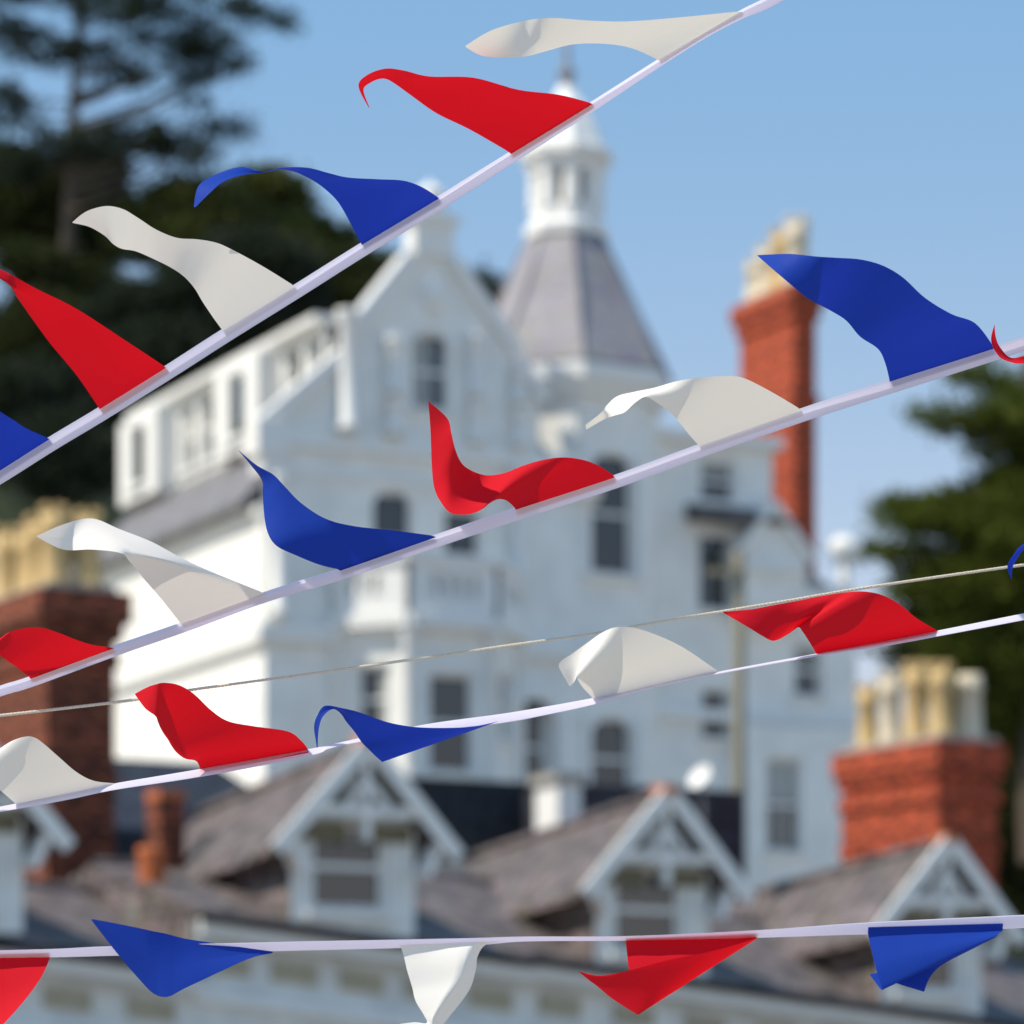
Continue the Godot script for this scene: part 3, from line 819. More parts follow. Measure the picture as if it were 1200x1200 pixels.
func make_tower(hotel: Node3D) -> void:
	var c := Vector3(9.6, 0.42, -2.39)
	var phase := deg_to_rad(-18)
	var st := begin()
	lathe(st, [Vector2(2.86, 21.9), Vector2(2.86, 22.04), Vector2(1.93, 23.75), Vector2(1.02, 25.75), Vector2(0.0, 25.75)], 8, c, phase)
	var spire := commit(st, "spire", M["slate_grey"], hotel)
	for k in 8:
		var t := phase + TAU * k / 8.0
		st = begin()
		tube(st, PackedVector3Array([c + Vector3(sin(t) * 2.85, 22.05, cos(t) * 2.85), c + Vector3(sin(t) * 1.03, 25.75, cos(t) * 1.03)]), PackedFloat32Array([0.03, 0.03]), 6)
		commit(st, "hip_roll", M["lead"], spire)
	st = begin()
	lathe(st, [Vector2(2.45, 21.1), Vector2(2.68, 21.15), Vector2(2.68, 21.45), Vector2(2.92, 21.5), Vector2(2.92, 21.88), Vector2(2.6, 21.9)], 8, c, phase)
	commit(st, "tower_cornice", M["white_paint"], hotel)
	# body: eight faces; the two that look our way have tall arched windows
	for k in 8:
		var t0 := phase + TAU * k / 8.0
		var t1 := phase + TAU * (k + 1) / 8.0
		var a := Vector2(sin(t0), cos(t0)) * 2.45
		var b := Vector2(sin(t1), cos(t1)) * 2.45
		var run := (b - a).normalized()
		var face := Transform3D(Basis(Vector3(run.x, 0, run.y), Vector3.UP, Vector3(-run.y, 0, run.x)), c + Vector3(a.x, 0, a.y))
		var wide := a.distance_to(b)
		var open := []
		if k == 0:
			open = [Rect2(wide * 0.5 - 0.66, 16.5, 1.32, 3.2), Rect2(wide * 0.5 - 0.65, 10.6, 1.3, 2.2)]
		st = begin()
		wall_panel(st, 0, wide, 0, 21.12, open, face)
		commit(st, "tower_wall", M["stucco"], hotel)
		for r: Rect2 in open:
			window(hotel, r, face, "dark_glass", true, 0, true, 0.16, false)
			st = begin()
			box(st, r.position.x - 0.26, r.position.x - 0.04, r.position.y, r.end.y, 0.003, 0.12, face)
			commit(st, "window_pilaster", M["white_paint"], hotel)
			st = begin()
			box(st, r.end.x + 0.04, r.end.x + 0.26, r.position.y, r.end.y, 0.003, 0.12, face)
			commit(st, "window_pilaster", M["white_paint"], hotel)
		if k == 0 or k == 7:
			for y: Array in [[14.5, 14.85], [16.35, 16.5]]:
				st = begin()
				box(st, -0.05, wide + 0.05, y[0], y[1], 0.003, 0.16, face)
				commit(st, "string_course", M["white_paint"], hotel)
	st = begin()
	box(st, c.x - 1.3, c.x + 1.3, 0.1, 21, c.z - 1.3, c.z + 1.3)
	commit(st, "core", M["felt_roof"], hotel)
	# roundel by the window
	st = begin()
	ball(st, c + Vector3(sin(phase + 0.05), 0, cos(phase + 0.05)) * 2.42 + Vector3(0, 18.6, 0), 0.42, 1.0)
	commit(st, "roundel", M["white_paint"], hotel)
	# lantern: plinth, eight posts with dark openings between, cornice, bell roof and finial
	st = begin()
	lathe(st, [Vector2(1.12, 25.7), Vector2(1.16, 25.95), Vector2(0.98, 26.1), Vector2(0.98, 26.5), Vector2(0.0, 26.5)], 8, c, phase)
	var lantern := commit(st, "lantern", M["white_paint"], hotel)
	for k in 8:
		var t := phase + TAU * k / 8.0
		st = begin()
		lathe(st, [Vector2(0.24, 26.45), Vector2(0.22, 27.35), Vector2(0.3, 27.45), Vector2(0.3, 27.6)], 8, c + Vector3(sin(t) * 0.8, 0, cos(t) * 0.8))
		commit(st, "lantern_post", M["white_paint"], lantern)
	st = begin()
	lathe(st, [Vector2(0.6, 26.5), Vector2(0.6, 27.5)], 8, c, phase)
	commit(st, "louvre", M["olive_paint"], lantern)
	st = begin()
	lathe(st, [Vector2(1.0, 27.42), Vector2(1.05, 27.75), Vector2(1.28, 27.8), Vector2(1.28, 28.0), Vector2(1.1, 28.1), Vector2(0.95, 28.5), Vector2(0.62, 29.2), Vector2(0.34, 29.5), Vector2(0.2, 29.8), Vector2(0.0, 29.82)], 8, c, phase)
	commit(st, "bell_roof", M["white_paint"], lantern)
	st = begin()
	lathe(st, [Vector2(0.18, 29.78), Vector2(0.12, 29.95), Vector2(0.24, 30.08), Vector2(0.24, 30.2), Vector2(0.1, 30.32), Vector2(0.07, 30.9), Vector2(0.0, 31.4)], 10, c)
	commit(st, "finial", M["lead"], lantern)

func make_wing(hotel: Node3D) -> void:
	var t := Transform3D(Basis.IDENTITY, Vector3(0, 0, -2.0))
	var open := [Rect2(13.45, 19.45, 1.1, 1.15), Rect2(13.4, 16.5, 1.05, 2.1), Rect2(15.3, 10.0, 1.1, 2.6), Rect2(13.5, 13.0, 0.9, 1.4)]
	var st := begin()
	wall_panel(st, 11.2, 15.7, 0, 21.0, [open[0], open[1], open[3]], t)
	wall_panel(st, 15.7, 18.4, 0, 17.3, [Rect2(16.4, 14.3, 0.9, 1.5)], t)
	commit(st, "wing_wall", M["stucco"], hotel)
	window(hotel, open[0], t, "dark_glass", false, 0, true)
	window(hotel, open[1], t, "dark_glass", false, 0, false)
	window(hotel, open[3], t, "dark_glass", false, 0, true)
	window(hotel, Rect2(16.4, 14.3, 0.9, 1.5), t, "dark_glass", false, 0, true)
	# sides and tops
	st = begin()
	box(st, 11.3, 15.68, 0, 20.95, -9.0, -2.34)
	box(st, 15.72, 18.38, 0, 17.25, -9.0, -2.34)
	commit(st, "wing_core", M["stucco"], hotel)
	st = begin()
	box(st, 11.1, 15.9, 21.0, 21.3, -9.2, -1.7)
	commit(st, "wing_cornice", M["white_paint"], hotel)
	st = begin()
	box(st, 11.4, 18.5, 13.5, 13.8, -1.998, -1.8)
	commit(st, "string_course", M["white_paint"], hotel)
	st = begin()
	hexa(st, [Vector3(13.0, 18.85, -1.99), Vector3(15.9, 18.85, -1.99), Vector3(15.9, 18.85, -1.2), Vector3(13.0, 18.85, -1.2), Vector3(13.0, 19.35, -1.99), Vector3(15.9, 19.35, -1.99), Vector3(15.9, 18.95, -1.2), Vector3(13.0, 18.95, -1.2)])
	commit(st, "wing_pent_roof", M["slate"], hotel)
	# small gable in front of the tall chimney
	st = begin()
	prism(st, PackedVector2Array([Vector2(14.4, 16.2), Vector2(16.4, 16.2), Vector2(16.4, 18.0), Vector2(15.35, 19.3), Vector2(14.4, 18.0)]), -5.0, -1.4)
	commit(st, "wing_gable", M["stucco"], hotel)
	st = begin()
	bar(st, Vector2(14.22, 17.95), Vector2(15.35, 19.42), 0.2, -5.2, -1.2)
	bar(st, Vector2(15.35, 19.42), Vector2(16.55, 17.95), 0.2, -5.2, -1.202)
	box(st, 14.45, 16.35, 17.55, 17.75, -1.398, -1.25)
	commit(st, "wing_gable_roof", M["white_paint"], hotel)
	# tall french window at the foot of the wing
	st = begin()
	wall_panel(st, 14.6, 18.4, 0, 13.45, [open[2]], Transform3D(Basis.IDENTITY, Vector3(0, 0, -1.6)))
	box(st, 14.62, 18.38, 0, 13.4, -1.99, -1.95)
	commit(st, "ground_bay", M["stucco"], hotel)
	window(hotel, open[2], Transform3D(Basis.IDENTITY, Vector3(0, 0, -1.6)), "dark_glass", false, 1, true)
	# white cowl beside the chimney
	st = begin()
	lathe(st, [Vector2(0.2, 17.2), Vector2(0.18, 18.45), Vector2(0.42, 18.6), Vector2(0.46, 18.85), Vector2(0.3, 19.1), Vector2(0.0, 19.15)], 10, Vector3(19.0, 0, -3.6))
	commit(st, "cowl", M["white_paint"], hotel)
	st = begin()
	prism(st, PackedVector2Array([Vector2(16.9, 17.26), Vector2(19.4, 17.26), Vector2(19.4, 17.4), Vector2(17.4, 18.4), Vector2(16.9, 18.4)]), -8.5, -3.9)
	commit(st, "wing_slate_roof", M["slate_grey"], hotel)
	# tall brick chimney with buff pots
	chimney(hotel, 18.18, 18.89, -8.1, -5.0, 12.0, 26.4, "brick", [[25.5, 25.9, 0.1], [25.9, 26.41, 0.22], [23.0, 23.3, 0.09]],
		[[18.53, -5.45, 0.36, 1.75, "pale_clay"], [18.53, -6.25, 0.36, 1.6, "buff_clay"], [18.53, -7.05, 0.36, 1.35, "pale_clay"], [18.53, -7.75, 0.34, 1.1, "pale_clay"]], "tall red brick stack with buff pots")

# ------------------------------------------------------------------ the terrace

const STEP := 0.1     # the street falls away to the right

func row_point(s: float, z := 0.0) -> Vector3:
	var o := at(435, 0, 58)
	o.y = 0
	return o + Vector3(cos(deg_to_rad(30)), 0, -sin(deg_to_rad(30))) * s + Vector3(sin(deg_to_rad(30)), 0, cos(deg_to_rad(30))) * z

# one house: x0..x1 along the front, its eaves e high at x = 0
func house(label: String, s: float, x0: float, x1: float, e: float, dormer_lift: float, rise0 := 1.6, rise1 := 1.6) -> Node3D:
	var h := thing("terraced_house", label, "house", row_point(s), deg_to_rad(30), "terraced houses with dormers")
	var ya := e - STEP * x0
	var yb := e - STEP * x1
	var st := begin()
	hexa(st, [Vector3(x0, 0, -9), Vector3(x1, 0, -9), Vector3(x1, 0, 0), Vector3(x0, 0, 0), Vector3(x0, ya - 0.15, -9), Vector3(x1, yb - 0.15, -9), Vector3(x1, yb - 0.15, 0), Vector3(x0, ya - 0.15, 0)])
	commit(st, "wall", M["pale_render"], h)
	# slate slope up to the ridge and down the back
	var lift := Vector3.UP * 0.12
	st = begin()
	var f := [Vector3(x0, ya - 0.12, 0.4), Vector3(x1, yb - 0.12, 0.4), Vector3(x1, yb + rise1, -4.2), Vector3(x0, ya + rise0, -4.2)]
	hexa(st, f + f.map(func(v: Vector3) -> Vector3: return v + lift))
	f = [Vector3(x0, ya + rise0, -4.2), Vector3(x1, yb + rise1, -4.2), Vector3(x1, yb - 0.2, -9.4), Vector3(x0, ya - 0.2, -9.4)]
	hexa(st, f + f.map(func(v: Vector3) -> Vector3: return v + lift))
	commit(st, "roof", M["slate"], h)
	st = begin()
	tube(st, PackedVector3Array([Vector3(x0, ya + rise0 + 0.1, -4.2), Vector3(x1, yb + rise1 + 0.1, -4.2)]), PackedFloat32Array([0.14, 0.14]), 8)
	commit(st, "ridge_tiles", M["slate"], h)
	st = begin()
	f = [Vector3(x0, ya - 0.42, 0.28), Vector3(x1, yb - 0.42, 0.28), Vector3(x1, yb - 0.42, 0.4), Vector3(x0, ya - 0.42, 0.4)]
	hexa(st, f + f.map(func(v: Vector3) -> Vector3: return v + Vector3.UP * 0.26))
	commit(st, "fascia", M["white_paint"], h)
	st = begin()
	tube(st, PackedVector3Array([Vector3(x0, ya - 0.14, 0.47), Vector3(x1, yb - 0.14, 0.47)]), PackedFloat32Array([0.075, 0.075]), 8)
	commit(st, "gutter", M["felt_roof"], h)
	# party walls that close the roof at both ends
	for q: Array in [[x0 - 0.015, ya, rise0, 0.3], [x1 - 0.31, yb, rise1, 0.3]]:
		st = begin()
		hexa(st, [Vector3(q[0], 3.0, -9.2), Vector3(q[0] + q[3], 3.0, -9.2), Vector3(q[0] + q[3], 3.0, -0.02), Vector3(q[0], 3.0, -0.02), Vector3(q[0], q[1] + q[2] * 0.1 - 0.1, -9.0), Vector3(q[0] + q[3], q[1] + q[2] * 0.1 - 0.1, -9.0), Vector3(q[0] + q[3], q[1] + q[2] - 0.03, -4.2), Vector3(q[0], q[1] + q[2] - 0.03, -4.2)])
		hexa(st, [Vector3(q[0], 3.0, -4.2), Vector3(q[0] + q[3], 3.0, -4.2), Vector3(q[0] + q[3], 3.0, -0.02), Vector3(q[0], 3.0, -0.02), Vector3(q[0], q[1] + q[2] - 0.03, -4.2), Vector3(q[0] + q[3], q[1] + q[2] - 0.03, -4.2), Vector3(q[0] + q[3], q[1] - 0.06, -0.02), Vector3(q[0], q[1] - 0.06, -0.02)])
		commit(st, "party_wall", M["slate"], h)
	# frieze with recessed panels under the eaves
	st = begin()
	f = [Vector3(x0, ya - 1.5, 0.003), Vector3(x1, yb - 1.5, 0.003), Vector3(x1, yb - 1.5, 0.14), Vector3(x0, ya - 1.5, 0.14)]
	hexa(st, f + f.map(func(v: Vector3) -> Vector3: return v + Vector3.UP * 0.18))
	commit(st, "frieze_moulding", M["white_paint"], h)
	var n := int((x1 - x0) / 1.25)
	for k in n:
		var x := x0 + (k + 0.5) * (x1 - x0) / n
		var y := e - STEP * x - 0.98
		st = begin()
		f = [Vector3(x - 0.42, y + STEP * 0.42, 0.003), Vector3(x + 0.42, y - STEP * 0.42, 0.003), Vector3(x + 0.42, y - STEP * 0.42, 0.06), Vector3(x - 0.42, y + STEP * 0.42, 0.06)]
		hexa(st, f + f.map(func(v: Vector3) -> Vector3: return v + Vector3.UP * 0.34))
		commit(st, "frieze_panel", M["cream_paint"], h)
	dormer(h, e + dormer_lift)
	# sash windows below, under the frame
	for x: float in [x0 + 1.3, x1 - 1.6]:
		var y := e - STEP * x - 4.0
		window(h, Rect2(x, y, 1.1, 1.7), Transform3D(Basis.IDENTITY, Vector3(0, 0, 0.22)), "dark_glass", false, 0, true, 0.1)
	return h

func dormer(h: Node3D, e: float) -> void:
	var d := group_node("dormer", h)
	d.position.x = -0.4
	var top := e + 3.15       # apex of the gable
	var foot := e + 1.42      # ends of the rakes
	var z := 0.35
	var back := -6.2
	var fall := 0.7
	# gable wall with its sash window
	var hole := Rect2(-0.92, e + 0.38, 1.42, 1.5)
	var st := begin()
	wall_panel(st, -1.3, 1.05, e - 0.05, e + 1.9, [hole], Transform3D(Basis.IDENTITY, Vector3(0, 0, z)))
	quad(st, Vector3(-1.3, e + 1.9, z), Vector3(1.05, e + 1.9, z), Vector3(0.35, top - 0.45, z), Vector3(-0.4, top - 0.45, z), Vector3(0, e, z - 1))
	commit(st, "gable_wall", M["pale_render"], d)
	for x: float in [-1.3, 1.05]:
		st = begin()
		var x2 := x + (0.12 if x < 0 else -0.12)
		hexa(st, [Vector3(x, e - 0.3, back), Vector3(x2, e - 0.3, back), Vector3(x2, e - 0.05, z - 0.002), Vector3(x, e - 0.05, z - 0.002), Vector3(x, foot + 0.1 - fall, back), Vector3(x2, foot + 0.1 - fall, back), Vector3(x2, foot + 0.2, z - 0.002), Vector3(x, foot + 0.2, z - 0.002)])
		commit(st, "cheek", M["slate"], d)
	# two slate slopes, running back
	for s: float in [-1.0, 1.0]:
		st = begin()
		var xe := -0.08 + s * 1.62
		var p := [Vector3(-0.08, top, z + 0.45), Vector3(xe, foot, z + 0.45), Vector3(xe, foot - fall, back), Vector3(-0.08, top - fall, back)]
		hexa(st, p.map(func(v: Vector3) -> Vector3: return v - Vector3(0, 0.1, 0)) + p)
		commit(st, "roof_slope", M["slate"], d)
		# bargeboard, with a pierced foot
		st = begin()
		bar(st, Vector2(-0.08 + s * 0.02, top + 0.02), Vector2(xe + s * 0.1, foot - 0.09), 0.26, z + 0.452, z + 0.53)
		commit(st, "bargeboard", M["white_paint"], d)
		st = begin()
		bar(st, Vector2(-0.08 + s * 0.5, e + 2.0), Vector2(-0.08 + s * 0.08, e + 2.5), 0.1, z + 0.36, z + 0.45)
		commit(st, "strut", M["white_paint"], d)
		st = begin()
		bar(st, Vector2(-0.08 + s * 1.15, e + 1.0), Vector2(-0.08 + s * 1.4, e + 1.5), 0.14, z + 0.02, z + 0.44)
		commit(st, "bracket", M["white_paint"], d)
		st = begin()
		box(st, -0.13 + s * 0.62 - 0.48, -0.13 + s * 0.62 + 0.48, e + 1.55, e + 1.86, z + 0.003, z + 0.02)
		commit(st, "panel", M["olive_paint"], d)
		st = begin()
		prism(st, PackedVector2Array([Vector2(-0.08 + s * 0.14, e + 2.2), Vector2(-0.08 + s * 0.5, e + 2.2), Vector2(-0.08 + s * 0.14, e + 2.62)]), z + 0.003, z + 0.02)
		commit(st, "panel", M["olive_paint"], d)
	st = begin()
	box(st, -1.1, 0.94, e + 1.95, e + 2.12, z + 0.3, z + 0.45)
	commit(st, "tie_beam", M["white_paint"], d)
	st = begin()
	box(st, -0.15, -0.01, e + 1.55, top - 0.1, z + 0.3, z + 0.448)
	commit(st, "king_post", M["white_paint"], d)
	st = begin()
	tube(st, PackedVector3Array([Vector3(-0.08, top + 0.03, z + 0.4), Vector3(-0.08, top + 0.03 - fall, back)]), PackedFloat32Array([0.1, 0.1]), 8)
	commit(st, "ridge", M["slate"], d)
	st = begin()
	box(st, -0.2, 0.04, top - 0.02, top + 0.16, z + 0.1, z + 0.56)
	commit(st, "ridge_end", M["terracotta"], d)
	# window pieces are parts of the dormer
	var t := Transform3D(Basis.IDENTITY, Vector3(0, 0, z))
	window(d, hole, t, "dark_glass", false, 0, true, 0.1)

func make_terrace() -> void:
	house("terraced house at far left, its dormer cut by the frame edge", -7.1, -3.6, 3.75, 5.75, 0.1, 1.3, 1.3)
	var h1 := house("terraced house with terracotta pot on its roof left of dormer", 0.0, -3.35, 2.95, 5.95, 0.0, 0.9, 1.7)
	house("terraced house whose dormer stands in the middle of the row", 5.95, -3.0, 3.1, 5.40, 0.0)
	var h3 := house("terraced house with broad brick chimney behind its dormer", 12.1, -3.05, 5.5, 4.80, 0.0)
	house("terraced house at the right end of the row, lowest roof", 21.0, -3.35, 4.0, 3.9, 0.0)
	# brick stacks on the ridges
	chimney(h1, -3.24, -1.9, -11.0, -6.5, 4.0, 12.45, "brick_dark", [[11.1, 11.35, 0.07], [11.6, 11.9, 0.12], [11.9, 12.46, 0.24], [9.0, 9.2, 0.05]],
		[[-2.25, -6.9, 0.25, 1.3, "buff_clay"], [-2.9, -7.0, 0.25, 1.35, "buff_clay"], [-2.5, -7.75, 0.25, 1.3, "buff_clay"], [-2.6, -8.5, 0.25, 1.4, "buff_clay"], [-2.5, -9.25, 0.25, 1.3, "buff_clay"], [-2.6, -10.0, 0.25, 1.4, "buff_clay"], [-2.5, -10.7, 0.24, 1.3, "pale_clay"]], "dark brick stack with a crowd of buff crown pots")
	chimney(h3, 2.63, 4.1, -6.95, -3.6, 4.5, 10.4, "brick", [[9.2, 9.42, 0.07], [9.7, 9.95, 0.09], [9.95, 10.41, 0.15], [8.3, 8.45, 0.05]],
		[[3.7, -4.0, 0.28, 1.3, "pale_clay", false], [2.98, -4.0, 0.25, 1.35, "buff_clay"], [2.98, -4.85, 0.25, 1.45, "buff_clay"], [2.98, -5.7, 0.25, 1.35, "pale_clay"], [2.98, -6.5, 0.24, 1.2, "buff_clay"]], "broad red brick stack with buff pots")

	# terracotta pot and small dark stack on the roof of the second house
	var p := at(178, 1062, 58.6)
	var pot := thing("terracotta_chimney_pot", "orange terracotta chimney pot leaning on the slates in front of dark stack", "chimney pot", p)
	var st := begin()
	st.set_smooth_group(0)
	lathe(st, [Vector2(0.27, -0.5), Vector2(0.26, 0.1), Vector2(0.23, 0.85), Vector2(0.255, 0.9), Vector2(0.255, 1.0), Vector2(0.18, 1.02), Vector2(0.17, 0.7)], 14, Vector3.ZERO)
	commit(st, "pot", M["terracotta"], pot)
	st = begin()
	box(st, -0.42, 0.42, -0.8, 0.02, -0.42, 0.42)
	commit(st, "pot_base", M["mortar"], pot)
	p = at(194, 1020, 60.5)
	var small := thing("small_chimney", "narrow dark brick chimney with red cap behind orange pot", "chimney", p, deg_to_rad(30))
	st = begin()
	box(st, -0.24, 0.24, -1.2, 1.25, -0.3, 0.3)
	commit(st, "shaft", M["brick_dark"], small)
	st = begin()
	box(st, -0.25, 0.25, 1.25, 1.4, -0.31, 0.31)
	commit(st, "cap", M["terracotta"], small)

# houses that fill the gap between the terrace and the hotel: only their dark roofs show
func make_back_roofs() -> void:
	var spec := [
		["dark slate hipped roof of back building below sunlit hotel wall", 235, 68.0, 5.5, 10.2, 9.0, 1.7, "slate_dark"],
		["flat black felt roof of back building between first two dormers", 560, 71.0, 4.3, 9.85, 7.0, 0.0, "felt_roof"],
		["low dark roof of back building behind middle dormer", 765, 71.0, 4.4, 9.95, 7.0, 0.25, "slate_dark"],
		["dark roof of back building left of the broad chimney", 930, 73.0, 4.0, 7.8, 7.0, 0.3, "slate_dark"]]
	for q: Array in spec:
		var p := at(q[1], 0, q[2])
		p.y = 0
		var b := thing("back_building", q[0], "building", p, deg_to_rad(27), "buildings between terrace and hotel")
		var st := begin()
		var w: float = q[3] * 0.5
		var top: float = q[4] - q[6]
		box(st, -w + 0.15, w - 0.15, 0, top - 1.7, -q[5] + 0.15, -0.15)
		commit(st, "wall", M["pale_render"], b)
		st = begin()
		box(st, -w, w, top - 1.7, top, -q[5], 0)
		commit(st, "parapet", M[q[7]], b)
		if q[6] > 0.0:
			st = begin()
			var z1: float = -q[5]
			hexa(st, [Vector3(-w, top + 0.002, z1), Vector3(w, top + 0.002, z1), Vector3(w, top + 0.002, 0), Vector3(-w, top + 0.002, 0), Vector3(-w * 0.5, q[4], z1 * 0.7), Vector3(w * 0.5, q[4], z1 * 0.7), Vector3(w * 0.5, q[4], z1 * 0.3), Vector3(-w * 0.5, q[4], z1 * 0.3)])
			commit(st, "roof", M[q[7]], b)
	# white chimney block between the two dark roofs
	var block := thing("white_chimney", "short white rendered chimney between two dark flat roofs", "chimney", at(654, 962, 69.0), deg_to_rad(27))
	var st := begin()
	box(st, -0.26, 0.26, -2.0, 0.75, -0.5, 0.5)
	commit(st, "shaft", M["white_paint"], block)
	st = begin()
	box(st, -0.36, 0.36, 0.75, 0.92, -0.6, 0.6)
	commit(st, "cap", M["mortar"], block)
	# satellite dish
	var dish := thing("satellite_dish", "small white satellite dish above middle dormer roof", "satellite dish", at(822, 930, 67.0), deg_to_rad(-20))
	st = begin()
	st.set_smooth_group(0)
	var prof := []
	for k in 7:
		prof.append(Vector2(0.27 * k / 6.0, 0.07 * pow(k / 6.0, 2.0)))
	lathe(st, prof, 18, Vector3.ZERO)
	var bowl := commit(st, "bowl", M["white_paint"], dish)
	bowl.position = Vector3(0, 0.3, 0)
	bowl.rotation = Vector3(deg_to_rad(55), 0, deg_to_rad(25))
	st = begin()
	tube(st, PackedVector3Array([Vector3(0, 0.28, -0.04), Vector3(0, -1.2, -0.1)]), PackedFloat32Array([0.03, 0.03]), 6)
	commit(st, "mast", M["lead"], dish)
	# telegraph pole
	var pole := thing("utility_pole", "weathered wooden pole standing in front of the hotel wing", "pole", Vector3(at(866, 0, 74).x, 0, -74))
	st = begin()
	st.set_smooth_group(0)
	lathe(st, [Vector2(0.19, 0), Vector2(0.13, 15.1), Vector2(0.0, 15.15)], 12, Vector3.ZERO)
	commit(st, "shaft", M["weathered_wood"], pole)
	st = begin()
	box(st, -0.75, 0.1, 14.55, 14.7, 0.13, 0.24)
	commit(st, "crossarm", M["weathered_wood"], pole)

# ------------------------------------------------------------------ trees

# clumps: [px, py, half width, half height] in the photograph at that depth, given real depth of their own
func tree(called: String, label: String, group: String, base: Vector3, tip: Vector3, girth: float, depth: float, clumps: Array, leaf: float, count: int, kind: int, seed_: int) -> void:
	var r := RandomNumberGenerator.new()
	r.seed = seed_
	var t := thing(called, label, "tree", base, 0.0, group)
	var st := SurfaceTool.new()
	st.begin(Mesh.PRIMITIVE_TRIANGLES)
	st.set_smooth_group(0)
	var line := PackedVector3Array()
	var rad := PackedFloat32Array()
	for k in 9:
		var u := k / 8.0
		line.append((tip - base) * u + Vector3(sin(u * 5.0 + seed_) * 0.25, 0, cos(u * 4.0 + seed_) * 0.25) * minf(u * 3.0, 1.0))
		rad.append(lerpf(girth, girth * 0.25, u))
	tube(st, line, rad, 9)
	var scale_px := depth / FOCAL
	var total := 0.0
	var blobs := []
	for c: Array in clumps:
		var size := Vector3(c[2], c[3], c[2] * 0.8) * scale_px
		var where := at(c[0], c[1], depth) + Vector3(0, 0, r.randf_range(-1, 1) * c[2] * scale_px * 0.9) - base
		blobs.append([where, size])
		total += size.x * size.y
		# the limb that carries it
		var u := clampf((where.y - 0.35 * absf(where.x)) / maxf((tip - base).y, 0.1), 0.08, 0.96)
		var root := (tip - base) * u
		tube(st, PackedVector3Array([root, root.lerp(where, 0.5) + Vector3(0, -0.05 * root.distance_to(where), 0), where]), PackedFloat32Array([girth * 0.4 * (1.1 - u), girth * 0.22 * (1.1 - u), 0.03]), 5)
	commit(st, "trunk", M["bark"], t)
	var pos := PackedVector3Array()
	var nor := PackedVector3Array()
	var col := PackedColorArray()
	for b: Array in blobs:
		var size: Vector3 = b[1]
		var n := int(count * size.x * size.y / total)
		# twigs: the clump is made of small sprays with air between them
		var sprigs := maxi(4, int(n / 14.0))
		for k in sprigs:
			var dir := Vector3(r.randfn(), r.randfn(), r.randfn()).normalized() * pow(r.randf(), 0.36)
			var hub: Vector3 = b[0] + dir * size * r.randf_range(0.8, 1.35)
			var tone := r.randf_range(0.6, 1.35)
			var spray := Vector3(dir.x, 0.25 + dir.y * 0.4, dir.z).normalized()
			for j in 14:
				var c := hub + Vector3(r.randfn(), r.randfn() * 0.55, r.randfn()) * leaf * 1.3
				var a := (spray + Vector3(r.randfn(), r.randfn(), r.randfn()) * 0.5).normalized() * leaf * r.randf_range(0.7, 1.3)
				var s := a.cross(Vector3(r.randfn(), r.randfn(), r.randfn())).normalized() * leaf * 0.32
				var nn := s.cross(a).normalized()
				pos.append_array(PackedVector3Array([c - s, c + a, c + s]))
				nor.append_array(PackedVector3Array([nn, nn, nn]))
				var k2 := tone * r.randf_range(0.8, 1.2)
				var cc := Color(k2, k2, k2 * 0.95)
				col.append_array(PackedColorArray([cc, cc, cc]))
	var arr := []
	arr.resize(Mesh.ARRAY_MAX)
	arr[Mesh.ARRAY_VERTEX] = pos
	arr[Mesh.ARRAY_NORMAL] = nor
	arr[Mesh.ARRAY_COLOR] = col
	var mesh := ArrayMesh.new()
	mesh.add_surface_from_arrays(Mesh.PRIMITIVE_TRIANGLES, arr)
	var crown := MeshInstance3D.new()
	crown.name = "crown"
	crown.mesh = mesh
	crown.material_override = M["needles_%d" % kind]
	t.add_child(crown)

